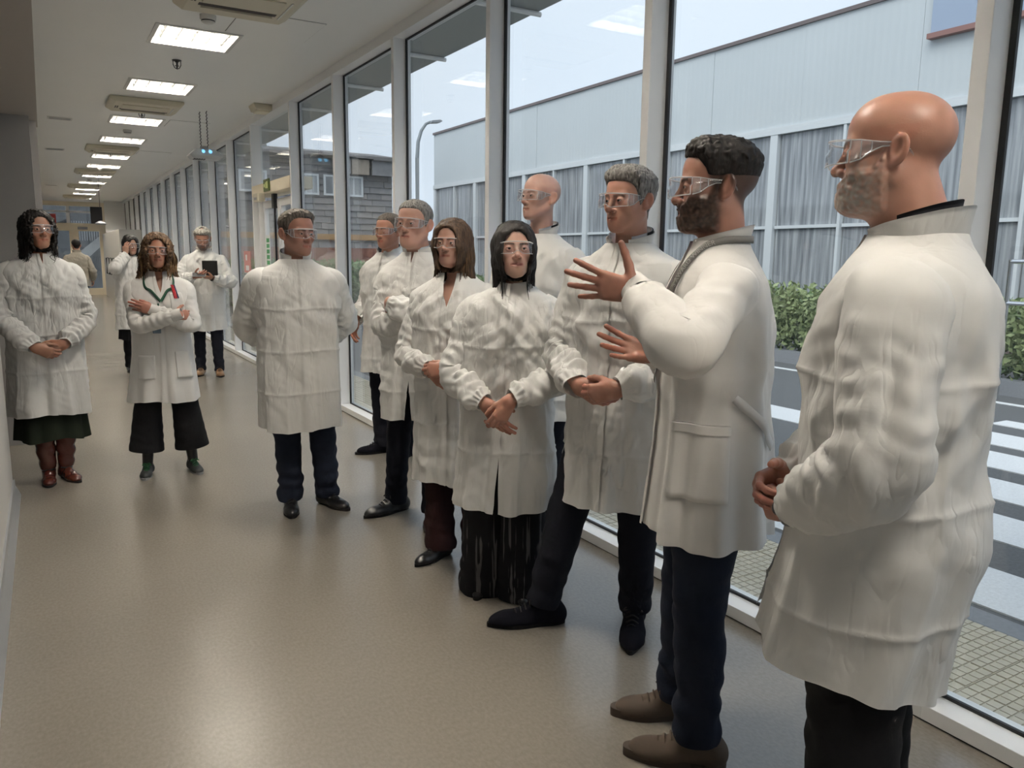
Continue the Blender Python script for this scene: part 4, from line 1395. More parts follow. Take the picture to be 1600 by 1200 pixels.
# ------------------------------------------------------------------ people: hands
def hand_mesh(spec, h=.0028):
    """canonical right hand: wrist at 0, fingers +x, palm faces -z, thumb +y; returns V,F"""
    cu = spec.get('curl', (.4, .5, .3)); sp = spec.get('spread', .06)
    cf = spec.get('curls', [cu] * 4)
    th = spec.get('thumb', (0.75, .25, .3))     # out angle, down angle, bend
    roots = [(.090, .027, .002), (.096, .009, .004), (.091, -.009, .003), (.082, -.026, 0)]
    lens = [(.043, .025, .020), (.047, .029, .021), (.043, .027, .020), (.033, .020, .018)]
    rad = [.0092, .0095, .0090, .0080]
    caps = []
    meta = [(.010, .016, 0), (.008, .005, .002), (.008, -.006, .001), (.010, -.016, -.001)]
    for k in range(4):
        caps.append((meta[k], roots[k], .0135, .0118, .014))
    caps.append(((-.010, 0, -.002), (.01, 0, 0), .0235, .0225, .02))
    fing = []
    for k in range(4):
        yaw = (1.5 - k) * sp
        pitch = 0.0
        p = np.array(roots[k])
        for j in range(3):
            pitch += cf[k][j]
            d = np.array((math.cos(pitch) * math.cos(yaw), math.cos(pitch) * math.sin(yaw), -math.sin(pitch)))
            e = p + d * lens[k][j]
            r0 = rad[k] * (1 - .07 * j); r1 = rad[k] * (1 - .07 * (j + 1))
            fing.append((tuple(p), tuple(e), r0, r1, k))
            p = e
    tp = np.array((.020, .022, -.006))
    a, dn, bend = th
    d1 = np.array((math.cos(a) * math.cos(dn), math.sin(a) * math.cos(dn), -math.sin(dn)))
    p1 = tp + d1 * .044
    a2 = a - bend * .8
    d2 = np.array((math.cos(a2) * math.cos(dn), math.sin(a2) * math.cos(dn), -math.sin(dn)))
    p2 = p1 + d2 * .033
    a3 = a2 - bend * .6
    d3 = np.array((math.cos(a3) * math.cos(dn), math.sin(a3) * math.cos(dn), -math.sin(dn)))
    p3 = p2 + d3 * .025
    allp = np.array([c[0] for c in caps] + [c[1] for c in caps] + [c[0] for c in fing] + [c[1] for c in fing] + [p1, p2, p3])
    lo = allp.min(0) - .035; hi = allp.max(0) + .035
    lo[0] = -.05
    G = grid(lo, hi, h)
    d = None
    for a_, b_, r0, r1, k in caps:
        c = cap(G, a_, b_, r0, r1)
        if r0 > .02:
            Gs = G.copy(); Gs[..., 1] *= .80; c = cap(Gs, a_, b_, r0 * .86, r1 * .92)
        d = c if d is None else smin(d, c, k)
    d = smin(d, cap(G, tp, p1, .0145, .0115), .016)
    d = smin(d, cap(G, (.03, -.018, -.010), (.06, -.022, -.010), .011), .015)
    tb = smin(cap(G, p1, p2, .0112, .0100), cap(G, p2, p3, .0102, .0082), .004)
    d = smin(d, tb, .006)
    fs = [None] * 4
    for a_, b_, r0, r1, k in fing:
        c = cap(G, a_, b_, r0, r1)
        fs[k] = c if fs[k] is None else smin(fs[k], c, .003)
    for k in range(4):
        d = smin(d, fs[k], .0055)
    V, F = surfnet(d, lo, h)
    return V, F

def place_hand(spec, side, wrist, S, root_acc, skin, h=.0028):
    """side +1 = the person's left, -1 = right"""
    V, F = hand_mesh(spec, h)
    sc = spec.get('scale', 1.0) * S / 1.78
    V = V * sc
    dx = unit(spec['dir']); pn = unit(spec['palm'])
    pn = unit(pn - dx * np.dot(pn, dx))
    zc = -pn                         # canonical +z is the back of the hand
    yc = np.cross(zc, dx)
    if side > 0:                     # mirror for the left hand
        V = V * np.array((1, -1, 1)); F = F[:, ::-1]
    Mx = np.stack([dx, yc, zc], 1)
    Lp = V @ Mx.T + np.asarray(wrist)
    C = np.tile(np.array(skin), (len(V), 1)) * (1 + .10 * pnoise(V * 60, 7))[:, None]
    C *= 1 - .12 * np.clip((V[:, 0] - .09) / .06, 0, 1)[:, None] * np.array((0, 1, 1))
    root_acc.add(Lp, F, np.clip(C, 0, 1))

# ------------------------------------------------------------------ people: clothes
class Torso:
    """coat body: rings around a leaning spine, with folds; phi = 0 at the front, positive to the person's left"""
    ZF = np.array([.50, .58, .66, .72, .755, .785, .806, .822, .834, .846])
    AF = np.array([.200, .194, .196, .200, .198, .190, .170, .136, .102, .072])
    BF = np.array([.150, .142, .143, .145, .137, .124, .106, .092, .082, .071])
    def __init__(s, S, q):
        k = S / 1.75
        s.S = S; s.q = q
        hem = q.get('hem', .38) * S
        fl = q.get('flare', 1.0)
        w = q.get('w', 1.0); dp = q.get('d', 1.0)
        bl = q.get('belly', 0.0)
        zs = np.concatenate([[hem - .02, hem], s.ZF * S])
        wk = w * np.array([1, 1, 1, 1, 1, 1, 1, 1, 1, 1]) * 1.0
        sh = q.get('sh', 1.0)
        af = s.AF * k * np.array([w, w, w, w, w, w * .5 + sh * .5, sh, sh, sh, 1.0])
        bf = (s.BF * dp + bl * np.array([.8, 1, .9, .5, .2, 0, 0, 0, 0, 0])) * k
        a = np.concatenate([[q.get('hemA', .235) * k * fl] * 2, af])
        b = np.concatenate([[q.get('hemB', .175) * k * fl] * 2, bf])
        s.zs, s.a, s.b = zs, a, b
        s.hem = hem; s.top = .846 * S
        s.lean = q.get('lean', 0.0)       # forward lean at the neck (towards -y)
        s.sway = q.get('sway', 0.0)
        s.cx = q.get('cx', 0.0); s.cy = q.get('cy', 0.0)
        s.seed = q.get('seed', 1)
        s.sleeves = []
    def ab(s, z):
        return np.interp(z, s.zs, s.a), np.interp(z, s.zs, s.b)
    def centre(s, z):
        u = np.clip((z / s.S - .5) / .36, -1, 1.2)
        return s.cx + s.sway * u, s.cy - s.q.get('hem_fw', 0.0) * np.clip(-u * 2.2, 0, 1) - s.lean * np.clip(u, 0, 2) * np.abs(u) + s.q.get('back', 0.0) * np.clip(u, 0, 1)
    def pt(s, phi, z, off=0.0, disp=True):
        phi = np.asarray(phi, float); z = np.asarray(z, float)
        a, b = s.ab(z)
        # soften table corners
        for dz_ in (.012, .024):
            a1, b1 = s.ab(z - dz_); a2, b2 = s.ab(np.minimum(z + dz_, s.top))
            a = (a * 2 + a1 + a2) / 4; b = (b * 2 + b1 + b2) / 4
        n = 2.35
        sn, cs = np.sin(phi), np.cos(phi)
        r = (np.abs(sn / a) ** n + np.abs(cs / b) ** n) ** (-1 / n)
        cx, cy = s.centre(z)
        d = np.zeros_like(r)
        q = s.q
        if disp:
            hh = np.clip((.58 * s.S - z) / (.58 * s.S - s.hem + 1e-6), 0, 1)
            Pn = np.stack([np.sin(phi) * 1.0, np.cos(phi) * 1.0, z * 0.9 + 0 * phi], -1)
            m = q.get('folds', 7)
            fold = np.sin(m * phi + 2.2 * pnoise(Pn * np.array((1.5, 1.5, 1.2)), s.seed)) + .6 * np.sin((m * 1.7) * phi + s.seed + 1.5 * pnoise(Pn * 2, s.seed + 3))
            d = d + q.get('fold_a', .010) * (q.get('drape', 0.0) * np.clip((.80 * s.S - z) / (.1 * s.S), 0, 1) + (1 - q.get('drape', 0.0)) * hh ** 1.2) * fold
            low = np.clip((.84 * s.S - z) / (.06 * s.S), 0, 1)
            cr = q.get('crumple', 1.0)
            P3 = np.stack([r * np.sin(phi), r * np.cos(phi), z + 0 * phi], -1)
            wrp = .06 * np.stack([pnoise(P3 * 4, s.seed + 31), pnoise(P3 * 4, s.seed + 32), pnoise(P3 * 4, s.seed + 33)], -1)
            W3 = P3 + wrp
            g1 = np.clip(.5 + 1.3 * pnoise(P3 * 4.5, s.seed + 41), 0, 1)
            g2 = np.clip(.4 + 1.5 * pnoise(P3 * 6, s.seed + 42), 0, 1)
            d = d + cr * low * (.012 * (ridged(W3 * np.array((4.2, 4.2, 1.5)), s.seed + 5) - .45) + q.get('facets', 1.0) * (.5 + .5 * np.clip((z / s.S - .5) / .15, 0, 1)) * crumple(P3, s.seed))
            # slack folds across the belly and drag lines from the armpits
            up = np.exp(-((z / s.S - .66) / .08) ** 2)
            d = d + q.get('drag', .007) * up * np.sin(38 * (z + .22 * np.abs(np.sin(phi)) * s.S * .5) + 3 * pnoise(P3 * 4, s.seed + 8)) * np.abs(np.sin(phi)) ** .6
            if q.get('creases', True):
                for zc in (.42, .555, .69):
                    dz = z / s.S - zc - .003 * np.sin(phi * 3)
                    d = d + .0065 * np.exp(-np.abs(dz) / .0045)
                for pc in (-1.0, -.42, .46, 1.05, 2.2, -2.2):
                    dd = np.abs(phi - pc) * r
                    d = d + .0075 * np.exp(-dd / .012) * np.clip((.74 * s.S - z) / .1, 0, 1)
            if q.get('bust'):
                bz = np.exp(-((z / s.S - .725) / .045) ** 2)
                d = d + q['bust'] * bz * (np.exp(-((phi - .5) / .38) ** 2) + np.exp(-((phi + .5) / .38) ** 2))
            if q.get('seat'):
                d = d + q['seat'] * np.exp(-((z / s.S - .51) / .06) ** 2) * np.exp(-((np.abs(phi) - math.pi) / .8) ** 2)
        rr = r + d + off
        x = cx + rr * np.sin(phi); y = cy - rr * np.cos(phi)
        V = np.stack([x, y, z + 0 * phi], -1)
        if s.sleeves and disp:
            for (A, B, ra, rb) in s.sleeves:
                dd = cap(V.astype(f32), A, B, ra, rb)
                k = .06
                h = np.maximum(k - np.abs(dd), 0) / k
                w = (h * h * k * .25)[..., None]
                V = V + w * np.stack([np.sin(phi), -np.cos(phi), .15 + 0 * phi], -1)
        return V
    def inside(s, V):
        """approximate signed distance to the coat body"""
        a, b = s.ab(np.clip(V[..., 2], s.hem, s.top))
        cx, cy = s.centre(V[..., 2])
        x, y = V[..., 0] - cx, V[..., 1] - cy
        n = 2.35
        k = (np.abs(x / a) ** n + np.abs(y / b) ** n) ** (1 / n)
        return (k - 1) * np.minimum(a, b)
    def mesh(s, mat, parent, nu=150, nv=120, name='coat'):
        q = s.q
        ov = q.get('overlap', .10)
        slit = q.get('slit', .12) * s.S
        p0 = q.get('placket', .10)
        u = np.linspace(0, 1, nu)
        zz = np.concatenate([np.linspace(s.hem, .78 * s.S, int(nv * .75)), np.linspace(.78 * s.S, s.top, int(nv * .25) + 1)[1:]])
        U, Z = np.meshgrid(u, zz)
        sl = np.clip((s.hem + slit - Z) / max(slit, 1e-6), 0, 1) * q.get('slit_open', .0)
        neckv = q.get('vneck', 0.0)
        vl = max(q.get('vneck_len', .12), 1e-6)
        vn = np.clip((Z - (s.top - vl)) / vl, 0, 1) * neckv
        # from the under edge at the front, round the back, to the over edge
        PH = p0 + (sl + vn) * .5 + U * (2 * math.pi - sl - vn) + (U - .5) * ov
        off = .006 * np.clip((.04 - (1 - U)) / .012, 0, 1) - .004 * np.clip((.03 - U) / .02, 0, 1)
        # sharp placket edge on the outer panel
        hemv = q.get('hem_wave', .008) * np.sin(3 * PH + s.seed) + q.get('hem_tilt', 0.0) * np.cos(PH) + q.get('hem_roll', 0.0) * np.sin(PH)
        Z2 = Z + hemv * np.clip((s.hem + .3 - Z) / .3, 0, 1)
        PHw = (PH + math.pi) % (2 * math.pi) - math.pi
        V = s.pt(PHw, Z2, off)
        return mesh_np(name, V.reshape(-1, 3), gridfaces(len(zz), nu, False), mat, parent)

def sleeve(T, sh, el, wr, q, mat, parent, side, name='sleeve'):
    """sleeve from the shoulder through the elbow to the wrist"""
    sh, el, wr = map(lambda v: np.asarray(v, float), (sh, el, wr))
    k = T.S / 1.75
    r0, r1, r2, r3 = [v * k * q.get('sleeve_w', 1.0) for v in q.get('sleeve_r', (.070, .070, .066, .058))]
    e1 = el + (sh - el) * .20; e2 = el + (wr - el) * .20
    inn = sh + np.array((-side * .085, 0, -.012)) * k
    bend = el * .62 + (e1 + e2) * .19
    Cc = catmull([inn, sh, sh * .5 + e1 * .5, e1, bend, e2, (e2 + wr) / 2, wr], 96)
    # even spacing
    L = np.concatenate([[0], np.cumsum(np.linalg.norm(np.diff(Cc, axis=0), axis=1))])
    nv = 100
    s_ = np.linspace(0, L[-1], nv)
    Cc = np.stack([np.interp(s_, L, Cc[:, i]) for i in range(3)], 1)
    Tt, A, B = frames(Cc, (0, 1, .2))
    u = s_ / L[-1]
    dsh = np.linalg.norm(sh - inn) / L[-1]
    ue = (np.linalg.norm(sh - inn) + np.linalg.norm(el - sh)) / L[-1]
    rad = np.interp(u, [0, dsh, dsh + .1, ue, (ue + 1) / 2, .94, .975, 1.0], [r0 * .62, r0 * .98, r0 * 1.0, r1, r2, r3, q.get('cuff_r', .040) * k, q.get('cuff_r', .040) * k * 1.04])
    nu = 56
    th = np.linspace(0, 2 * np.pi, nu, endpoint=False)
    U, TH = np.meshgrid(u, th, indexing='ij')
    D = A[:, None] * np.cos(th)[None, :, None] + B[:, None] * np.sin(th)[None, :, None]
    base = Cc[:, None] + D * rad[:, None, None]
    sd = T.seed * 7 + (3 if side > 0 else 9)
    am = q.get('wrinkle', 1.0) * k
    Ssc = U * L[-1]
    Pn = np.stack([np.cos(TH) * .55, np.sin(TH) * .55, Ssc * 7], -1)
    # rings of compression folds, stronger below the elbow and in the crook of the arm
    crook = unit((sh + wr) / 2 - el)
    inn_w = np.einsum('ijk,k->ij', D, crook)
    zone = np.interp(u, [0, dsh + .05, ue - .2, ue, ue + .15, .92, .97, 1], [.15, .30, .55, 1.0, .9, .8, .25, .1])[:, None]
    fr = q.get('ring_f', 64)
    ph = Ssc * fr * 2.2 + 2.6 * pnoise(np.stack([np.cos(TH) * 1.1, np.sin(TH) * 1.1, Ssc * 5], -1), sd) + .9 * np.sin(TH + sd)
    tri = 1 - 2 * np.abs(((ph / (2 * np.pi)) % 1.0) * 2 - 1)
    gate = np.clip(.55 + 1.1 * pnoise(np.stack([np.cos(TH) * 1.4, np.sin(TH) * 1.4, Ssc * 6], -1), sd + 1), 0, 1)
    ridge = ridged(np.stack([base[..., 0], base[..., 1], base[..., 2]], -1) * 9.0, sd + 4) - .45
    ridge2 = ridged(base * 20.0, sd + 5) - .4
    long_ = np.sin(3 * TH + sd + 1.5 * pnoise(Pn, sd + 6))
    d = am * (zone * gate * tri * q.get('ring_a', .0115) * (.7 + .5 * np.clip(inn_w, -.4, 1)) + q.get('sfacets', q.get('facets', 1.0)) * crumple(base, sd) * np.clip(zone + .35, 0, 1) + .006 * ridge * zone + .004 * long_ * (1 - zone * .5))
    # elastic gather at the cuff
    cz = np.exp(-((U - .955) / .025) ** 2)
    d = d + q.get('gather', 1.0) * k * .005 * cz * np.sin(13 * TH + 2 * pnoise(Pn, sd + 9))
    V = base + D * d[..., None]
    # sag under the arm
    # fillet at the shoulder
    dd = T.inside(V)
    kk = .05
    h = np.maximum(kk - np.abs(dd), 0) / kk * np.clip((.45 - U) / .2, 0, 1)
    V = V + D * (h * h * kk * .25)[..., None]
    o = mesh_np(name, V.reshape(-1, 3), gridfaces(nv, nu, True)[:, ::-1], mat, parent)
    return o, Cc, rad

def collar(T, q, mat, parent, neckc, name='collar', h=.045, r=.074, gap=.35, off=0.0, tilt=.25, flare=.10, zoff=0.0):
    """stand collar round the neck, open at the front"""
    k = T.S / 1.75
    th = np.linspace(gap, 2 * math.pi - gap, 60)
    V = []
    nv = 6
    zb = T.top - .012 * k + zoff
    cx, cy = T.centre(T.top)
    n_ = np.random.default_rng(T.seed)
    for sgn in (0, 1):
        for j in range(nv):
            v = j / (nv - 1)
            for t_ in th:
                rr = r * k * (1 + flare * v * (1 - 0.3 * math.cos(t_)) + .035 * math.sin(5 * t_ + T.seed) * v) + sgn * .002 + off
                z = zb + h * k * v * (1 - .25 * math.cos(t_)) + tilt * .05 * k * (-math.cos(t_))
                V.append((cx + rr * 1.04 * math.sin(t_), cy - rr * 1.0 * math.cos(t_), z))
    n1 = nv * len(th)
    F = gridfaces(nv, len(th), False)
    m = len(th)
    FF = np.vstack([F[:, ::-1], F + n1])
    top = [(n1 - m + j, n1 - m + j + 1, 2 * n1 - m + j + 1, 2 * n1 - m + j) for j in range(m - 1)]
    e0 = [(j * m, (j + 1) * m, n1 + (j + 1) * m, n1 + j * m) for j in range(nv - 1)]
    e1 = [(j * m + m - 1, n1 + j * m + m - 1, n1 + (j + 1) * m + m - 1, (j + 1) * m + m - 1) for j in range(nv - 1)]
    FF = np.vstack([FF, np.array(top + e0 + e1)])
    return mesh_np(name, np.array(V), FF, mat, parent)

def leg_tube(hip, knee, ank, radii, S, seed, fold=.006, hem_flare=None, nu=40, nv=70):
    Cc = catmull([hip, (np.asarray(hip) + knee) / 2, knee, (np.asarray(knee) + ank) / 2, ank], nv)
    Tt, A, B = frames(Cc, (0, 1, 0))
    u = np.linspace(0, 1, nv)
    r = np.interp(u, [0, .25, .5, .75, 1.0], radii) * S / 1.75
    th = np.linspace(0, 2 * np.pi, nu, endpoint=False)
    D = A[:, None] * np.cos(th)[None, :, None] + B[:, None] * np.sin(th)[None, :, None]
    V = Cc[:, None] + D * r[:, None, None]
    U, TH = np.meshgrid(u, th, indexing='ij')
    zone = np.interp(u, [0, .35, .5, .65, .85, 1], [.3, .5, 1, .5, 1.2, .7])[:, None]
    d = fold * zone * (1.4 * (ridged(V * np.array((9, 9, 11)), seed) - .45) + .9 * np.sin(U * 60 + 2.5 * pnoise(V * 9, seed + 1)) * np.clip(U * 1.8 - .7, 0, 1) * .6)
    V = V + D * d[..., None]
    return V.reshape(-1, 3), gridfaces(nv, nu, True)[:, ::-1]

def shoe(spec, pos, yaw, S, parent, side):
    """foot from heel to toe along -y, turned by yaw"""
    L = spec.get('len', .275) * S / 1.75
    k = L / .275
    kind = spec.get('kind', 'derby')
    h = .0045
    lo = np.array((-.07, -.205, -.004)); hi = np.array((.07, .10, .20 if kind != 'boot' else .17))
    G = grid(lo, hi, h)
    tw = spec.get('toe', 1.0)
    d = smin(sph(G, (0, .055, .036), .034), cap(G, (0, .05, .03), (0.004 * side, -.06, .024), .033, .036), .03)
    d = smin(d, ell(G, (0.003 * side, -.105, .022), (.045, .075 if tw >= 1 else .085, .034)), .03)
    if tw < 1: d = smin(d, cap(G, (0, -.14, .016), (0, -.178, .012), .024, .013), .03)
    d = smin(d, cap(G, (0, .045, .05), (0, -.03, .060), .032, .030), .03)
    if kind != 'low': d = smin(d, cap(G, (0, .035, .06), (0, .030, .105), .034, .036), .02)
    if kind == 'boot': d = smin(d, cap(G, (0, .03, .08), (0, .032, .17), .036, .042), .03)
    if kind == 'boot': d = d - .004 * pnoise(G * 40, 3)
    d = smax(d, .010 - G[..., 2], .004)
    V, F = surfnet(d, lo, h)
    Rm = rotm('z', yaw)
    pos = np.array((pos[0], pos[1], pos[2] if len(pos) > 2 else 0.0))
    def tr(V): return (V * k) @ Rm.T + pos
    o = mesh_np('shoe' if kind != 'boot' else 'boot', tr(V), F, spec['mat'], parent)
    # sole: outline extruded
    pr = []
    for t_ in np.linspace(0, 2 * math.pi, 40, endpoint=False):
        yv = -.052 + .142 * math.cos(t_)
        wv = .037 + .010 * math.exp(-((yv + .10) / .05) ** 2) - .004 * math.exp(-((yv) / .03) ** 2)
        if tw < 1: wv *= 1 - .35 * max(0, (-yv - .12) / .07); yv = yv * 1.0 - .008 * max(0, (-yv - .12) / .07)
        xv = wv * math.copysign(abs(math.sin(t_)) ** .75, math.sin(t_))
        pr.append((xv + .003 * side, yv))
    hs_ = spec.get('sole_h', .016)
    b = MB().prism(pr, 'z', 0.0, hs_)
    Vs = np.array(b.v)
    mesh_np('sole', tr(Vs), [tuple(f) for f in b.f], spec.get('sole', M['sole_dark']), o, smooth=False)
    if kind in ('derby', 'trainer'):
        ac = Acc()
        for j in range(4):
            yv = -.045 - j * .017; zv = .088 - j * .010
            a, f = tube_np(catmull([(-.022, yv, zv - .010), (0, yv - .003, zv + .003), (.022, yv, zv - .010)], 9), .0028, 6)
            ac.add(tr(a), f)
        for s_ in (-1, 1):
            a, f = tube_np(catmull([(0, -.040, .096), (s_ * .018, -.045, .104), (s_ * .034, -.052, .090), (s_ * .012, -.042, .095)], 12), .0022, 6)
            ac.add(tr(a), f)
        ac.obj('laces', spec.get('lace', M['lace_dark']), o)
    return o

def ribbon_on(T, pts, width, off, mat, parent, name, n=60, disp=True):
    """strap laid on the coat: pts are (phi, z)"""
    P = catmull([(p[0], p[1], 0) for p in pts], n)
    C0 = T.pt(P[:, 0], P[:, 1], off, disp)
    e = np.gradient(C0, axis=0)
    e /= np.linalg.norm(e, axis=1, keepdims=True)
    C1 = T.pt(P[:, 0], P[:, 1], off + .02, disp)
    nrm = C1 - C0
    nrm /= np.linalg.norm(nrm, axis=1, keepdims=True)
    sd_ = np.cross(e, nrm)
    V = np.stack([C0 - sd_ * width / 2, C0 + sd_ * width / 2, C0 + sd_ * width / 2 + nrm * .002, C0 - sd_ * width / 2 + nrm * .002], 1).reshape(-1, 3)
    return mesh_np(name, V, gridfaces(n, 4, True), mat, parent, smooth=False), C0, e, nrm, sd_

def patch_on(T, p0, p1, z0, z1, off, mat, parent, name, n=14):
    """a sewn-on patch such as a pocket, following the coat"""
    ph, zz = np.meshgrid(np.linspace(p0, p1, n), np.linspace(z0, z1, n))
    A = T.pt(ph, zz, off).reshape(-1, 3); B = T.pt(ph, zz, off - .012).reshape(-1, 3)
    F = gridfaces(n, n, False)
    V = np.vstack([A, B])
    b = [(j, j + 1) for j in range(n - 1)] + [((n - 1) * n + j + 1, (n - 1) * n + j) for j in range(n - 1)] + [((j + 1) * n, j * n) for j in range(n - 1)] + [(j * n + n - 1, (j + 1) * n + n - 1) for j in range(n - 1)]
    FF = np.vstack([F, np.array([(y_, x_, x_ + n * n, y_ + n * n) for x_, y_ in b])])
    return mesh_np(name, V, FF, mat, parent)

def ik(sh, wr, l1, l2, hint):
    sh, wr = np.asarray(sh, float), np.asarray(wr, float)
    v = wr - sh; d = np.linalg.norm(v)
    if d > (l1 + l2) * .995:
        wr = sh + v / d * (l1 + l2) * .995; v = wr - sh; d = np.linalg.norm(v)
    a = (l1 * l1 - l2 * l2 + d * d) / (2 * d)
    h = math.sqrt(max(l1 * l1 - a * a, 0))
    u = v / d
    hn = np.asarray(hint, float); hn = unit(hn - u * np.dot(hn, u))
    return sh + u * a + hn * h, wr

# ------------------------------------------------------------------ people: assembly
def person(label, pos, face, S, head, coat, arms, legs, shoes, res=.0034, seed=1, extras=None):
    if not isinstance(face, tuple):
        # turned by an angle (degrees) from the direction towards the room's near end
        cv = -np.array(pos[:2]); cv /= np.linalg.norm(cv)
        fa = math.radians(face)
        face = (math.cos(fa) * cv[0] + math.sin(fa) * cv[1], math.cos(fa) * cv[1] - math.sin(fa) * cv[0])
    th = math.atan2(face[0], -face[1])
    k = S / 1.75
    head = dict(head)
    for kk in ('skin', 'hand_skin'):
        if kk in head: head[kk] = tuple(np.array(head[kk]) * (1.0, 1.07, 1.14))
    q = dict(coat); q.setdefault('seed', seed)
    T = Torso(S, q)
    acc = Acc()
    # neck, head placement
    cx, cy = T.centre(.85 * S)
    nbase = np.array((cx, cy + .012, .818 * S))
    hp, hy, hr = head.get('rot', (0, 0, 0))      # pitch down +, yaw to own left +, roll
    sc = head.get('scale', 1.0) * S / 1.78
    Rm = rotm('z', hy) @ rotm('x', hp) @ rotm('y', hr)
    pivot = np.array((0, .020, -.075))
    hcx, hcy = T.centre(.88 * S)
    tgt = np.array((hcx + head.get('dx', 0), hcy - .018 * k + head.get('dy', 0), .935 * S - .075 * sc + head.get('dz', 0) - (head.get('hair_t', .014) * .8 if head.get('hair') == 'short' else .012 if head.get('hair') == 'long' else 0) - (sc - S / 1.78) * .06))
    t = tgt - (pivot * sc) @ Rm.T
    Hm = (Rm, t, sc)
    G, lo, skull, neck = build_head(head, Hm, nbase, res, acc)
    # trunk and limbs under the clothes
    hz = .50 * S
    pel = np.array((T.centre(hz)[0], T.centre(hz)[1], hz))
    Vt, Ft = tube_np(catmull([pel + (0, 0, -.05), pel + (0, 0, .12 * k), (cx, cy, .70 * S), (cx, cy + .01, .78 * S), nbase + (0, 0, .02)], 18), np.interp(np.linspace(0, 1, 18), [0, .3, .6, .85, 1], [.12, .105, .11, .075, .05]) * k, 16)
    acc.add(Vt, Ft, head['skin'])
    l1, l2 = .172 * S, .152 * S
    sleeves = []
    shw = .168 * k * q.get('sh', 1.0)
    arm_geo = []
    for side, am in ((1, arms['L']), (-1, arms['R'])):
        scx, scy = T.centre(.78 * S)
        sh = np.array((scx + side * shw, scy + .004, .770 * S)) + np.array(am.get('sh_off', (0, 0, 0)))
        el, wr = ik(sh, am['wrist'], l1 * am.get('len', 1.0), l2 * am.get('len', 1.0), am['hint'])
        arm_geo.append((side, am, sh, el, wr))
        T.sleeves.append((sh, el, .068 * k * q.get('sleeve_w', 1.0), .066 * k))
        a, b = tube_np(catmull([sh, (sh + el) / 2, el, (el + wr) / 2, wr], 20), np.interp(np.linspace(0, 1, 20), [0, .5, 1], [.034, .031, .0245]) * k, 14)
        acc.add(a, b, head['skin'])
    for side, lg in ((1, legs['L']), (-1, legs['R'])):
        hip = pel + np.array((side * .085 * k, 0, 0))
        ank = np.array((lg['foot'][0], lg['foot'][1] + .0, .075 * k))
        a, b = tube_np(catmull([hip, (hip + ank) / 2, ank], 14), np.interp(np.linspace(0, 1, 14), [0, .5, 1], [.075, .05, .036]) * k, 10)
        acc.add(a, b, lg.get('skin', (.02, .02, .02)))
    for side, am, sh, el, wr in arm_geo:
        if am.get('hand'):
            place_hand(am['hand'], side, wr, S, acc, head.get('hand_skin', head['skin']), max(.0028, res * .85))
    root = acc.obj('person', M['skin'], None)
    root.location = (pos[0], pos[1], 0)
    root.rotation_euler = (0, 0, th)
    tag(root, label, 'person')
    if res < .0045: add_eyes(head, Hm, root)
    # hair
    if head.get('hair') == 'short':
        hair_short(head, G, lo, skull, neck, res, Hm, head['hair_mat'], root)
    elif head.get('hair') == 'long':
        hair_long(head, Hm, head['hair_mat'], root, head.get('tip_mat'), seed)
    if head.get('glasses', True):
        add_glasses(head, Hm, root)
    # coat
    cm = coat.get('mat', M['tyvek'])
    nu, nv = (210, 180) if res < .0042 else (110, 90)
    ct = T.mesh(cm, root, nu, nv, coat.get('name', 'coat'))
    for side, am, sh, el, wr in arm_geo:
        qq = dict(coat); qq.update(am.get('sleeve', {}))
        so, Cc, rad = sleeve(T, sh, el, wr, qq, cm, ct, side)
        if coat.get('rib_cuff'):
            e_ = wr; d_ = unit(Cc[-1] - Cc[-6])
            a, b = tube_np([e_ - d_ * .02, e_ + d_ * .012, e_ + d_ * .045], [.043 * k, .040 * k, .036 * k], 24, cap_ends=False)
            mesh_np('cuff', a, b, M['cotton_cuff'], so)
        if am.get('watch'):
            d_ = unit(am['hand']['dir'])
            pn = unit(np.asarray(am['hand']['palm']) - d_ * np.dot(am['hand']['palm'], d_))
            c0 = wr + d_ * am.get('watch_d', .012)
            yv = np.cross(pn, d_)
            ring = [c0 + (yv * math.cos(w) * .033 + pn * math.sin(w) * .026) * k for w in np.linspace(0, 2 * math.pi, 25)]
            a, b = tube_np(np.array(ring), .0055, 8, ref=d_)
            w_ = mesh_np('wristwatch', a, b, am['watch'], root)
            bk_ = MB().lathe([(.0155, 0), (.0155, .006), (.013, .009)], n=20)
            Mx = np.stack([d_, yv, -pn], 1)
            mesh_np('watch_case', np.array(bk_.v) @ Mx.T + c0 - pn * .027 * k, [tuple(f) for f in bk_.f], am['watch'], w_)
            bk_ = MB().lathe([(.0115, .009), (.0115, .0096)], n=20)
            mesh_np('watch_dial', np.array(bk_.v) @ Mx.T + c0 - pn * .027 * k, [tuple(f) for f in bk_.f], am.get('dial', M['shirt_white']), w_)
    if coat.get('collar', True):
        collar(T, q, cm, ct, nbase, gap=coat.get('col_gap', .30), h=coat.get('col_h', .045), r=coat.get('col_r', .074))
    if coat.get('under'):
        collar(T, q, coat['under'], root, nbase, name='shirt_collar', gap=coat.get('under_gap', .55), h=.042, r=.066, zoff=.012)
    if coat.get('under2'):
        collar(T, q, coat['under2'], root, nbase, name='jacket_collar', gap=1.35, h=.040, r=.070, zoff=.014)
    # legs
    kind = legs.get('kind', 'trousers')
    la = Acc()
    for side, lg in ((1, legs['L']), (-1, legs['R'])):
        hip = pel + np.array((side * .088 * k, 0, .0))
        fx, fy = lg['foot'][:2]
        ank = np.array((fx, fy + .01, legs.get('hem_z', .055) * k))
        kn = (hip + ank) / 2 + np.array((0, -.015, .02)) + np.array(lg.get('knee', (0, 0, 0)))
        rr = legs.get('radii', (.092, .086, .070, .062, .060))
        a, b = leg_tube(hip, kn, ank, rr, S, seed * 5 + side, legs.get('fold', .007))
        la.add(a, b)
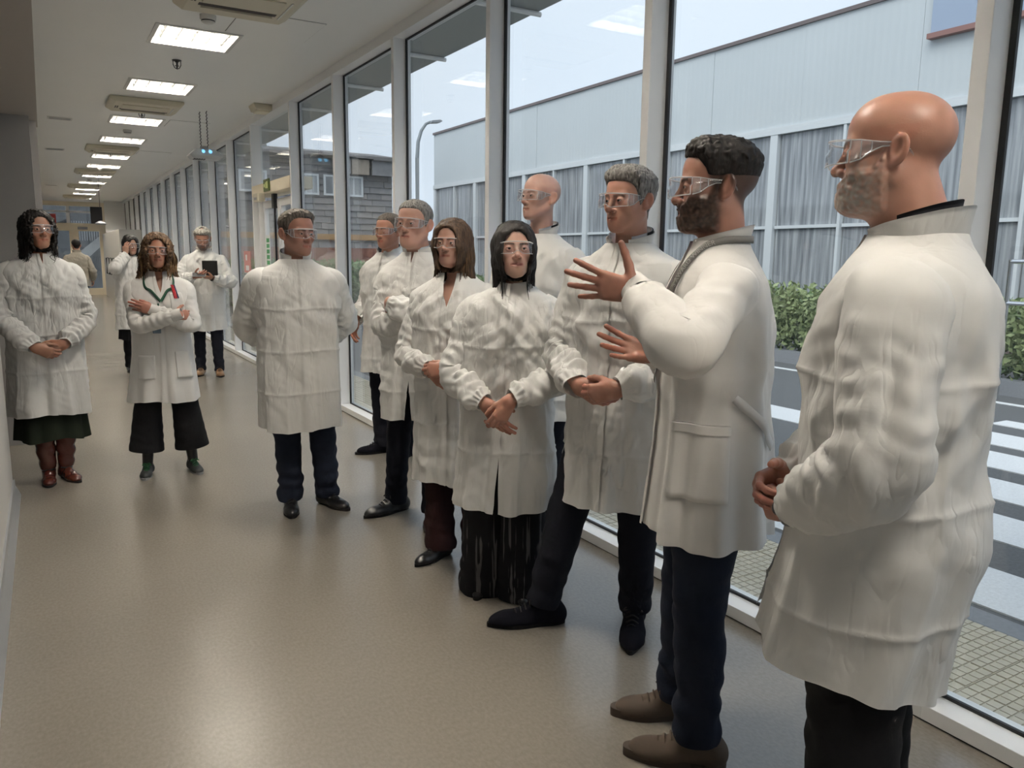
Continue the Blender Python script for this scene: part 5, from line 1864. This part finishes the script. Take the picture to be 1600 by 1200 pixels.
    if kind != 'skirt':
        la.obj('trousers', legs['mat'], root)
    else:
        sz0, sz1 = legs['skirt'][0] * S, .52 * S
        nu_, nv_ = 90, 30
        ph, zz = np.meshgrid(np.linspace(0, 2 * math.pi, nu_, endpoint=False), np.linspace(sz0, sz1, nv_))
        v = (zz - sz0) / (sz1 - sz0)
        rx = (legs['skirt'][1] * (1 - v) + .16 * v) * k + .012 * (1 - v) * np.sin(9 * ph + seed) + .006 * (1 - v) * np.sin(17 * ph)
        ry = rx * .72
        V = np.stack([pel[0] + rx * np.sin(ph), pel[1] - ry * np.cos(ph), zz + .012 * (1 - v) * np.sin(4 * ph + 1)], -1)
        mesh_np('skirt', V.reshape(-1, 3), gridfaces(nv_, nu_, True), legs['mat'], root)
        if legs.get('leg_mat'):
            la.obj('boot_shafts' if legs.get('boots') else 'leggings', legs['leg_mat'], root)
    for side, lg in ((1, legs['L']), (-1, legs['R'])):
        shoe(shoes, lg['foot'], lg.get('yaw', 0.0), S, root, side)
    if extras:
        extras(root, T, dict(S=S, k=k, arm=arm_geo, Hm=Hm, coat=ct, nbase=nbase))
    return root, T
# ------------------------------------------------------------------ the people of the photograph
def clasp(x0, fwd, z, sep=.085, over='R', down=.42, curl=(.55, .75, .4), fw2=.035, **kw):
    """two hands held in front of the body"""
    yo, yu = -fwd - fw2, -fwd
    hr = dict(dir=(.86, -.12, -down), palm=(.25, .95, .1), curl=curl, spread=.03, thumb=(.55, .35, .35))
    hl = dict(dir=(-.86, -.12, -down), palm=(-.25, .95, .1), curl=curl, spread=.03, thumb=(.55, .35, .35))
    Rr = dict(wrist=(x0 - sep, yo if over == 'R' else yu, z), hint=(-.75, .5, -.35), hand=hr)
    Ll = dict(wrist=(x0 + sep, yo if over == 'L' else yu, z + .012), hint=(.75, .5, -.35), hand=hl)
    return {'R': Rr, 'L': Ll}

def feet(lx, ly, lyaw, rx, ry, ryaw, **kw):
    d = dict(L=dict(foot=(lx, ly), yaw=lyaw), R=dict(foot=(rx, ry), yaw=ryaw))
    d.update(kw)
    return d

SK = (.43, .205, .130)
TY = dict(w=1.08, sh=1.05, hem=.285, flare=1.0)

def lanyard(T, root, ct, mat, pl, pr, zlow, width=.017, badge=None):
    top = T.top
    for s_, p in ((1, pl), (-1, pr)):
        ribbon_on(T, [(s_ * 2.3, top - .004), (s_ * 1.35, top - .004), (s_ * .95, top - .02), (s_ * p, top - .10), (s_ * p * .55, (top + zlow) / 2 - .03), (0.04, zlow)], width, .009, mat, root, 'lanyard')

PEOPLE = {}
# woman with curly black hair by the half wall
PEOPLE['w1'] = lambda: person('person with long curly black hair, white coat, dark green skirt and brown boots, hands clasped', (-.030, 5.80), -6, 1.735,
    dict(skin=(.44, .215, .135), hand_skin=(.40, .19, .12), rot=(-.05, .22, .0), hair='long', hair_mat=M['hair_black'], vol=.024, zend=-.205, wide=.090, wave=.011, wfreq=5, locks=170, neck_r=.045, jaw=.94, face_w=.066, fringe=.088, scale=.98),
    dict(w=1.10, sh=1.05, hem=.262, flare=1.02, hemB=.19, bust=.014, facets=.8, slit_open=.12, placket=.10, mat=M['tyvek'], under=None, vneck=.35, vneck_len=.10, col_gap=.55, fold_a=.012),
    clasp(0.0, .20, .90, .085, 'R'),
    feet(.060, -.01, .25, -.045, -.02, -.1, kind='skirt', skirt=(.165, .215), mat=M['dark_green'], leg_mat=M['boot_brown'], boots=True, hem_z=.09, radii=(.07, .065, .060, .064, .048), fold=.006),
    dict(kind='boot', mat=M['boot_brown'], len=.255, sole_h=.014), res=.0036, seed=2)

# woman with crossed arms and a green lanyard
def w2_extra(root, T, g):
    m = pbr('green_lanyard', (0.015, 0.075, 0.040), 0.6)
    lanyard(T, root, g['coat'], m, .62, .62, 1.17, .017)
    S = T.S
    ribbon_on(T, [(-.06, 1.16), (-.07, 1.02)], .010, .030, m, root, 'badge_strap', n=10)
    patch_on(T, -.32, -.02, .965, 1.00, .03, pbr('badge_blue', (.18, .24, .30), .3), root, 'badge')
    ck = patch_on(T, .42, .86, 1.10, 1.225, .008, M['cotton'], g['coat'], 'breast_pocket')
    for k, (p, c) in enumerate(((.56, (.45, .02, .03)), (.62, (.5, .03, .04)), (.68, (.03, .03, .08)))):
        a = T.pt(np.array([p, p]), np.array([1.19, 1.275]), .016)
        V, F = tube_np(a, .0045, 8)
        mesh_np('pen', V, F, pbr('pen_%d' % k, c, .4), root)
    patch_on(T, -.95, -.35, .665, .82, .010, M['cotton'], g['coat'], 'pocket')
    patch_on(T, .50, 1.0, .665, .84, .010, M['cotton'], g['coat'], 'pocket')
PEOPLE['w2'] = lambda: person('person with wavy brown and blond hair, arms crossed, green lanyard and black wide trousers', (.64, 5.66), 0, 1.61,
    dict(skin=(.43, .20, .125), hand_skin=(.42, .18, .12), rot=(-.02, .02, .03), hair='long', hair_mat=M['hair_ombre'], tip_mat=M['hair_ombre_tip'], vol=.028, zend=-.21, wide=.108, wave=.009, wfreq=3.5, locks=180, neck_r=.045, jaw=.96, face_w=.064, fringe=.084, part=.012, end_r=1.25),
    dict(w=1.04, sh=1.0, hem=.315, flare=1.0, hemA=.245, hemB=.185, bust=.018, mat=M['cotton'], crumple=.5, facets=.35, creases=False, vneck=.75, vneck_len=.16, col_gap=.75, col_h=.055, col_r=.080, slit_open=.10, placket=.06, wrinkle=.9, gather=.4, rib_cuff=True, sleeve_r=(.062, .062, .058, .050), under=None),
    {'R': dict(wrist=(.085, -.215, 1.085), hint=(-.9, .1, -.5), hand=dict(dir=(.80, .60, -.05), palm=(.6, .8, -.1), curl=(.3, .4, .2), spread=.04)),
     'L': dict(wrist=(-.025, -.165, 1.110), hint=(.9, .1, -.5), hand=dict(dir=(-.93, -.04, .30), palm=(.1, 1, -.1), curl=(.2, .3, .2), spread=.05, thumb=(.35, .2, .2)))},
    feet(.150, -.02, .22, -.135, -.03, -.12, mat=M['black_cloth'], hem_z=.185, radii=(.078, .080, .088, .104, .120), fold=.003),
    dict(kind='trainer', mat=M['trainer'], sole=M['sole_grey'], len=.25, lace=M['lace_green'], sole_h=.018), res=.0036, seed=3, extras=w2_extra)

# woman touching her glasses, further back
PEOPLE['w3'] = lambda: person('person with long straight black hair raising a hand to the glasses, black trousers', (.92, 10.85), -12, 1.70,
    dict(skin=(.46, .25, .17), rot=(.08, .15, 0), hair='long', hair_mat=M['hair_black'], vol=.016, zend=-.20, wide=.074, wave=.002, locks=60, neck_r=.045, face_w=.050, fringe=.048),
    dict(w=1.05, hem=.315, flare=.95),
    {'R': dict(wrist=(-.085, -.16, 1.46), hint=(-.6, -.1, -.8), hand=dict(dir=(.18, .10, 1), palm=(.75, .6, 0), curl=(.25, .4, .25), spread=.06)),
     'L': dict(wrist=(.20, -.10, .98), hint=(.6, .8, 0), hand=dict(dir=(0, -.2, -1), palm=(-1, .2, 0), curl=(.3, .4, .3)))},
    feet(.09, -.03, .1, -.085, .0, -.1, kind='skirt', skirt=(.24, .185), mat=M['black_cloth'], leg_mat=M['black_cloth'], hem_z=.06, radii=(.08, .07, .062, .058, .052)),
    dict(kind='derby', mat=M['shoe_black'], len=.25), res=.006, seed=4)

# man with silver hair reading his phone
PEOPLE['m4'] = lambda: person('person with silver hair and short beard looking down at a phone, tan shoes', (1.665, 10.12), 3, 1.80,
    dict(skin=(.42, .20, .13), rot=(.38, -.02, 0), hair='short', hair_mat=M['hair_silver'], hair_t=.020, quiff=.012, hair_n=.4, beard='full', beard_col=(.13, .11, .10), beard_s=.8, beard_t=.004, neck_r=.054),
    dict(w=1.10, sh=1.06, hem=.31, flare=.98),
    {'R': dict(wrist=(-.10, -.285, 1.215), hint=(-.8, .2, -.6), hand=dict(dir=(.65, -.65, .1), palm=(.5, .6, .6), curl=(.5, .6, .4), spread=.03)),
     'L': dict(wrist=(.095, -.275, 1.195), hint=(.8, .2, -.6), hand=dict(dir=(-.75, -.55, .12), palm=(-.1, .3, .95), curl=(.4, .5, .4), spread=.03), watch=M['black'], dial=M['black'])},
    feet(.115, -.08, .1, -.10, .04, -.1, mat=M['navy'], hem_z=.055, radii=(.092, .086, .070, .060, .056)),
    dict(kind='derby', mat=M['shoe_tan'], len=.285), res=.005, seed=5, extras=m4_extra)

def m4_extra(root, T, g):
    th = root.rotation_euler[2]
    def world(p):
        c, s_ = math.cos(th), math.sin(th)
        return (root.location[0] + c * p[0] - s_ * p[1], root.location[1] + s_ * p[0] + c * p[1], p[2])
    t = empty('mobile_phone', world((-.045, -.375, 1.235)))
    t.rotation_euler = (math.radians(35), 0, th)
    tag(t, 'dark mobile phone held in both hands by the silver haired person', 'phone')
    MB().box(-.075, .075, -.036, .036, -.004, .004).build('case', M['plastic_grey'], t, bevel=.002)
    MB().box(-.070, .070, -.032, .032, .0041, .0048).build('screen', M['black'], t)
    t = empty('black_folder', world((.075, -.305, 1.31)))
    t.rotation_euler = (math.radians(12), 0, th)
    tag(t, 'black folder held upright against the white coat above the phone', 'folder')
    MB().box(-.085, .085, -.009, .009, -.09, .09).build('cover', M['black'], t, bevel=.006)
    MB().box(-.080, .080, -.006, .006, -.092, .086).build('pages', M['plastic_grey'], t)

# man with his hands behind his back
PEOPLE['m5'] = lambda: person('person with greying hair, hands behind the back, dark jeans and black shoes', (1.205, 4.40), -6, 1.72,
    dict(scale=1.03, skin=(.42, .20, .135), rot=(.02, .50, .02), hair='short', hair_mat=M['hair_salt'], hair_t=.015, quiff=.012, hl_up=.010, recede=.012, neck_r=.056, jaw=1.04, dx=-.005, brow=(.06, .045, .035), beard='stubble', beard_col=(.20, .12, .09), beard_s=.35),
    dict(w=1.16, d=1.12, sh=1.16, hem=.298, flare=1.0, hemA=.232, hemB=.20, belly=.02, under=M['shirt_white'], under2=M['suit_dark'], placket=.16, col_gap=.38, col_r=.075, col_h=.055, slit_open=.02, crumple=.8, facets=.6, sleeve_w=1.14),
    {'R': dict(wrist=(-.075, .225, .93), hint=(-1, .1, -.1), sh_off=(-.01, 0, 0), hand=dict(dir=(.8, .1, -.5), palm=(0, 1, 0), curl=(.5, .6, .4))),
     'L': dict(wrist=(.085, .215, .95), hint=(1, .1, -.1), hand=dict(dir=(-.8, .1, -.5), palm=(0, 1, 0), curl=(.5, .6, .4)))},
    feet(.150, .06, .52, -.065, .05, -.05, mat=M['jeans'], hem_z=.065, radii=(.10, .095, .080, .074, .070), fold=.010),
    dict(kind='derby', mat=M['shoe_black'], len=.275), res=.0034, seed=6)

# man with crossed arms
PEOPLE['m6'] = lambda: person('person with short grey hair and crossed arms, navy trousers and black shoes', (1.77, 4.0), 28, 1.775,
    dict(scale=1.03, skin=(.48, .255, .185), rot=(-.02, -.06, .02), hair='short', hair_mat=M['hair_grey'], hair_t=.010, recede=.022, neck_r=.057, jaw=1.05, fat=.002, brow=(.10, .08, .07), brow_s=.5),
    dict(w=1.10, d=1.05, sh=1.05, hem=.33, flare=.95, under=M['shirt_white'], under2=M['suit_dark'], placket=.12, col_gap=.45, vneck=.25, vneck_len=.08, slit_open=.35, slit=.16),
    {'R': dict(wrist=(.10, -.185, 1.17), hint=(-.9, .1, -.5), hand=dict(dir=(.75, .66, .02), palm=(.6, .8, -.1), curl=(.3, .4, .2))),
     'L': dict(wrist=(-.055, -.230, 1.235), hint=(.9, .1, -.5), hand=dict(dir=(-.55, .75, -.35), palm=(.7, .7, -.1), curl=(.4, .5, .2), spread=.02, thumb=(.2, .3, .1)))},
    feet(.125, -.09, .40, -.165, .0, -.45, mat=M['navy'], hem_z=.06, radii=(.092, .086, .070, .064, .062)),
    dict(kind='derby', mat=M['shoe_black'], len=.285, toe=.9), res=.0034, seed=7)

# man half hidden behind him
PEOPLE['m7'] = lambda: person('person in white coat half hidden behind the grey haired person with crossed arms', (2.135, 5.355), 42, 1.775,
    dict(skin=(.43, .20, .13), dx=.05, rot=(.04, -.05, 0), hair='short', hair_mat=M['hair_salt'], hair_t=.009, neck_r=.055, recede=.02),
    dict(w=1.05, hem=.36, flare=.95, under2=M['suit_dark']),
    {'R': dict(wrist=(-.215, -.12, 1.02), hint=(-.5, .9, 0), hand=dict(dir=(0.05, -.35, -1), palm=(1, .2, 0), curl=(.3, .4, .3))),
     'L': dict(wrist=(.23, -.05, .93), hint=(.5, .9, 0), hand=dict(dir=(0, -.2, -1), palm=(-1, .2, 0), curl=(.3, .4, .3)))},
    feet(.10, .10, .0, -.12, .03, -.6, mat=M['navy'], hem_z=.06, radii=(.09, .085, .07, .062, .06)),
    dict(kind='derby', mat=M['shoe_suede'], len=.285), res=.005, seed=8)

# woman with brown hair
PEOPLE['w8'] = lambda: person('person with shoulder-length brown hair, gold watch and dark maroon trousers', (1.678, 3.355), 24, 1.66,
    dict(scale=0.93, skin=(.47, .25, .18), hand_skin=(.42, .19, .125), rot=(.02, -.02, .0), hair='long', hair_mat=M['hair_brown'], tip_mat=M['hair_ombre'], vol=.026, zend=-.200, wide=.090, wave=.002, wfreq=1.2, locks=190, neck_r=.046, fat=.003, face_w=.066, fringe=.086, part=.01, end_r=1.15, brow=(.05, .03, .02)),
    dict(w=1.10, d=1.05, sh=1.02, hem=.242, flare=.98, bust=.014, belly=.012, vneck=.85, vneck_len=.17, col_gap=.85, under=pbr('cream_blouse', (.62, .50, .38), .6), under_gap=.7, placket=.10, slit_open=.06),
    {'L': dict(wrist=(.075, -.250, .980), hint=(.8, .4, -.45), hand=dict(dir=(-.93, -.12, -.12), palm=(-.1, .95, -.2), curl=(.6, .8, .4), spread=.02, thumb=(.4, .4, .3)), watch=M['gold'], watch_d=.022),
     'R': dict(wrist=(-.045, -.205, .965), hint=(-.8, .4, -.45), hand=dict(dir=(.80, -.08, -.62), palm=(.2, .95, .1), curl=(.3, .4, .3), spread=.03))},
    feet(.10, .03, .3, -.06, -.06, -.3, mat=M['maroon'], hem_z=.055, radii=(.10, .092, .080, .076, .080)),
    dict(kind='derby', mat=M['shoe_black'], len=.25, toe=.9), res=.0032, seed=9)

# woman with black hair, striped trousers
def stripes():
    m = bpy.data.materials.new('pinstripe_cloth')
    n, l = nt(m)
    b = n['Principled BSDF']
    tc = n.new('ShaderNodeTexCoord'); mp = n.new('ShaderNodeMapping'); mp.inputs['Scale'].default_value = (1, .45, .04)
    wv = n.new('ShaderNodeTexNoise'); wv.inputs['Scale'].default_value = 70; wv.inputs['Detail'].default_value = 1
    l.new(tc.outputs['Object'], mp.inputs['Vector']); l.new(mp.outputs[0], wv.inputs['Vector'])
    r = n.new('ShaderNodeValToRGB')
    r.color_ramp.elements[0].position = .60; r.color_ramp.elements[0].color = (.008, .008, .010, 1)
    r.color_ramp.elements[1].position = .66; r.color_ramp.elements[1].color = (.075, .072, .075, 1)
    l.new(wv.outputs['Fac'], r.inputs['Fac']); l.new(r.outputs[0], b.inputs['Base Color'])
    b.inputs['Roughness'].default_value = .9
    b.inputs['Specular IOR Level'].default_value = .2
    return m
M['stripe'] = stripes()
PEOPLE['w9'] = lambda: person('person with dark shoulder-length hair and fringe, clasped hands and wide pinstriped trousers', (1.665, 2.795), 8, 1.625,
    dict(scale=1.03, skin=(.56, .33, .245), hand_skin=(.46, .22, .15), lip=(.42, .15, .14), rot=(-.10, .26, .0), hair='long', hair_mat=M['hair_black'], vol=.017, zend=-.195, wide=.070, wave=.0015, wfreq=1, locks=120, neck_r=.043, jaw=.95, mouth_open=.003, face_w=.064, fringe=.070, brow=(.02, .012, .01), end_r=.8),
    dict(w=1.10, d=1.05, sh=1.0, hem=.265, flare=1.02, bust=.012, cx=-.02, sway=.02, placket=-.06, slit_open=.22, slit=.24, col_gap=.12, col_h=.035),
    {'L': dict(wrist=(.030, -.255, .930), hint=(.85, .35, -.4), hand=dict(dir=(-.50, -.12, -.86), palm=(-.45, .85, -.1), curl=(.45, .6, .4), spread=.03, thumb=(.45, .35, .3))),
     'R': dict(wrist=(-.080, -.215, .905), hint=(-.85, .35, -.4), hand=dict(dir=(.62, -.05, -.78), palm=(.35, .9, .1), curl=(.2, .3, .2), spread=.04))},
    feet(.045, .03, .2, -.125, .065, -.1, mat=M['stripe'], hem_z=.012, radii=(.10, .10, .105, .115, .130), fold=.006),
    dict(kind='low', mat=M['shoe_black'], len=.21), res=.0030, seed=10)

# tall bald man behind
PEOPLE['m10'] = lambda: person('tall bald clean-shaven person in white coat behind the dark haired person', (2.14, 3.34), 38, 1.885,
    dict(scale=0.89, skin=(.54, .31, .235), dx=.03, rot=(-.06, -.25, 0), hair=None, neck_r=.053, jaw=.98, brow=(.16, .10, .07), brow_s=.5),
    dict(w=1.08, sh=1.08, hem=.36, flare=.95, under=M['shirt_white'], under2=M['suit_dark'], col_gap=.6, vneck=.4, vneck_len=.1, crumple=.7),
    {'R': dict(wrist=(-.15, -.20, 1.0), hint=(-.8, .6, -.2), hand=dict(dir=(.7, -.2, -.6), palm=(0, 1, 0), curl=(.4, .5, .4))),
     'L': dict(wrist=(.12, -.20, 1.0), hint=(.8, .6, -.2), hand=dict(dir=(-.7, -.2, -.6), palm=(0, 1, 0), curl=(.4, .5, .4)))},
    feet(.10, -.02, .2, -.10, .0, -.2, mat=M['navy'], hem_z=.06, radii=(.092, .086, .072, .066, .064)),
    dict(kind='derby', mat=M['shoe_black'], len=.29), res=.0032, seed=11)

# grey haired man in suede shoes
PEOPLE['m11'] = lambda: person('person with thick grey hair, clasped hands, navy trousers and pointed dark suede shoes', (1.875, 2.31), 28, 1.815,
    dict(scale=0.92, skin=(.45, .225, .155), hand_skin=(.40, .19, .13), dx=.02, rot=(.03, -.30, .0), hair='short', hair_mat=M['hair_grey'], hair_t=.018, quiff=.014, hair_n=.3, neck_r=.056, jaw=1.03, nose=1.06, brow=(.12, .09, .075), brow_s=.6),
    dict(w=1.12, d=1.05, sh=1.08, hem=.303, flare=1.0, under=M['shirt_white'], under2=M['suit_dark'], placket=.02, col_gap=.42, slit_open=.05, hem_tilt=-.0),
    dict(clasp(.020, .225, 1.02, .092, 'L', down=.25)),
    feet(.045, .06, .42, -.275, -.13, -.78, mat=M['navy'], hem_z=.085, radii=(.098, .092, .078, .070, .064), fold=.006),
    dict(kind='derby', mat=M['shoe_suede'], len=.295, toe=.9), res=.0028, seed=12)

# the speaker
def m12_extra(root, T, g):
    S = T.S
    m = pbr('grey_lanyard', (.17, .165, .155), .7)
    top = T.top
    for s_ in (1, -1):
        rb, C0, e, nrm, sd_ = ribbon_on(T, [(s_ * 3.1, top + .004), (s_ * 2.3, top + .004), (s_ * 1.45, top - .002), (s_ * .98, top - .03), (s_ * .62, top - .13), (s_ * .36, top - .26), (s_ * .1, top - .40)], .019, .010, m, root, 'lanyard')
        if s_ == 1:
            # lettering printed along the strap
            fc = bpy.data.curves.new('lanyard_text', 'FONT')
            fc.body = "'S AWARD WINNER"
            fc.size = .019
            fc.extrude = .0002
            tmp = bpy.data.objects.new('lanyard_text', fc)
            COL.objects.link(tmp)
            dg = bpy.context.evaluated_depsgraph_get()
            me = bpy.data.meshes.new_from_object(tmp.evaluated_get(dg))
            bpy.data.objects.remove(tmp, do_unlink=True)
            co = np.zeros(len(me.vertices) * 3, dtype=np.float32)
            me.vertices.foreach_get('co', co)
            co = co.reshape(-1, 3)
            Ls = np.concatenate([[0], np.cumsum(np.linalg.norm(np.diff(C0, axis=0), axis=1))])
            tot = co[:, 0].max()
            # read from the chest up to the neck
            tpos = np.clip(.335 - co[:, 0], 0, Ls[-1])
            def ip(Aa): return np.stack([np.interp(tpos, Ls, Aa[:, i]) for i in range(3)], 1)
            P = ip(C0) + ip(sd_) * (co[:, 1:2] - .0065) + ip(nrm) * .0028
            me.vertices.foreach_set('co', P.astype(np.float32).ravel())
            me.update()
            me.materials.append(pbr('lanyard_print', (.42, .41, .39), .7))
            link(bpy.data.objects.new('lanyard_text', me), rb)
    pk = patch_on(T, .95, 1.72, .835, 1.045, .012, M['cotton'], g['coat'], 'pocket')
    patch_on(T, .95, 1.72, 1.02, 1.045, .016, M['cotton'], pk, 'pocket_hem')
    # back half-belt
    ribbon_on(T, [(1.75, 1.12), (2.0, 1.08), (2.3, 1.02), (2.6, .97)], .026, .012, M['cotton'], g['coat'], 'half_belt')
PEOPLE['m12'] = lambda: person('bearded person with short black hair gesturing with an open hand, grey lanyard', (1.635, 1.615), 84, 1.81,
    dict(skin=(.42, .205, .14), hand_skin=(.40, .185, .125), rot=(.02, .04, .0), hair='short', hair_mat=M['hair_black'], hair_t=.017, quiff=.010, curly=True, hair_n=.45, hl_up=.004, recede=.012, beard='full', beard_col=(.025, .016, .012), beard_s=.95, beard_t=.006, neck_r=.055, hl_min=.022, scalp=((.02, .014, .012), .88), brow=(.012, .008, .006), brow_w=1.15, dy=.022, mouth_open=.001),
    dict(w=.98, d=1.0, sh=1.0, hem=.385, drape=.5, flare=1.0, hemA=.215, hemB=.168, mat=M['cotton'], crumple=.5, facets=.4, creases=False, folds=9, fold_a=.015, wrinkle=.85, ring_f=20, ring_a=.011, gather=.3, rib_cuff=True, col_gap=.5, col_h=.035, seat=.015, sleeve_r=(.070, .072, .068, .056)),
    {'L': dict(wrist=(.215, -.225, 1.395), hint=(.95, .30, -.55), hand=dict(dir=(-.05, -.97, .16), palm=(-1, 0, .12), curls=[(.10, .12, .08), (.05, .12, .1), (.10, .15, .1), (.15, .2, .12)], spread=.17, thumb=(1.18, .0, .12))),
     'R': dict(wrist=(-.07, -.155, 1.195), hint=(-.7, .5, -.6), hand=dict(dir=(.15, -.95, .22), palm=(.9, .1, .3), curls=[(.12, .2, .1), (.15, .2, .1), (.2, .25, .1), (.3, .3, .1)], spread=.14, thumb=(.9, .1, .2)))},
    feet(.105, -.01, -.05, -.125, -.055, .12, mat=M['jeans'], hem_z=.075, radii=(.10, .092, .076, .068, .064), fold=.009),
    dict(kind='derby', mat=M['shoe_brown'], len=.285, lace=M['shoe_brown'], sole=pbr('brown_sole', (.06, .042, .03), .8), sole_h=.026), res=.0026, seed=13, extras=m12_extra)

# bald man with grey beard in the foreground
PEOPLE['m13'] = lambda: person('bald person with grey beard in loose white coat and black trousers, clasped hands, dark watch', (1.52, .985), 99, 1.815,
    dict(skin=(.44, .215, .145), hand_skin=(.42, .19, .13), rot=(.0, .06, .0), hair=None, beard='full', beard_col=(.36, .33, .30), beard_dz=.010, beard_edge=.012, beard_s=.85, beard_n=.9, beard_y=-.020, beard_soft=.016, beard_t=.007, neck_r=.066, jaw=1.06, fat=.004, scale=.97, brow=(.06, .05, .04), dy=-.018),
    dict(w=1.14, d=1.18, sh=1.12, hem=.345, hem_tilt=.045, flare=1.0, hemA=.22, hemB=.19, hem_fw=.05, under=M['suit_dark'], under_gap=1.2, placket=.1, col_gap=.45, col_r=.086, col_h=.042, crumple=.9, facets=.55, sfacets=.75, sleeve_w=1.18, ring_f=50, seat=.02, back=.02),
    {'L': dict(wrist=(.130, -.150, .955), hint=(.85, .75, -.25), hand=dict(dir=(-.60, -.70, -.12), palm=(-.75, .60, -.1), curl=(.7, .85, .4), spread=.02, thumb=(.4, .3, .3)), watch=M['steel'], dial=M['black'], watch_d=.012),
     'R': dict(wrist=(-.045, -.225, .985), hint=(-.8, .6, -.35), hand=dict(dir=(.85, -.25, -.20), palm=(.2, .95, -.1), curl=(.55, .7, .4), spread=.02))},
    feet(.13, .02, .1, -.12, .0, -.1, mat=M['black_cloth'], hem_z=.06, radii=(.112, .104, .092, .088, .090), fold=.006),
    dict(kind='derby', mat=M['shoe_black'], len=.285), res=.0026, seed=14)

# person walking away at the far end
PEOPLE['p14'] = lambda: person('person with short dark hair in a beige jacket walking towards the end doors', (.60, 19.0), (.05, 1), 1.74,
    dict(skin=(.40, .20, .13), rot=(0, .2, 0), hair='short', hair_mat=M['hair_black'], hair_t=.012, glasses=False, neck_r=.055),
    dict(w=1.12, sh=1.05, hem=.44, flare=.95, mat=M['beige_jacket'], creases=False, name='jacket', crumple=.6),
    {'R': dict(wrist=(-.27, -.10, .90), hint=(-.3, 1, 0), hand=dict(dir=(0, -.3, -1), palm=(1, .2, 0), curl=(.4, .5, .4))),
     'L': dict(wrist=(.27, .02, .88), hint=(.3, 1, 0), hand=dict(dir=(0, -.2, -1), palm=(-1, .2, 0), curl=(.4, .5, .4)))},
    feet(.10, -.10, .05, -.10, .10, -.05, mat=M['black_cloth'], hem_z=.06),
    dict(kind='derby', mat=M['shoe_black'], len=.28), res=.007, seed=15)

import time
_t0 = time.time()
for key in (globals().get('ONLY') or list(PEOPLE)):
    PEOPLE[key]()
    print('built', key, round(time.time() - _t0, 1))
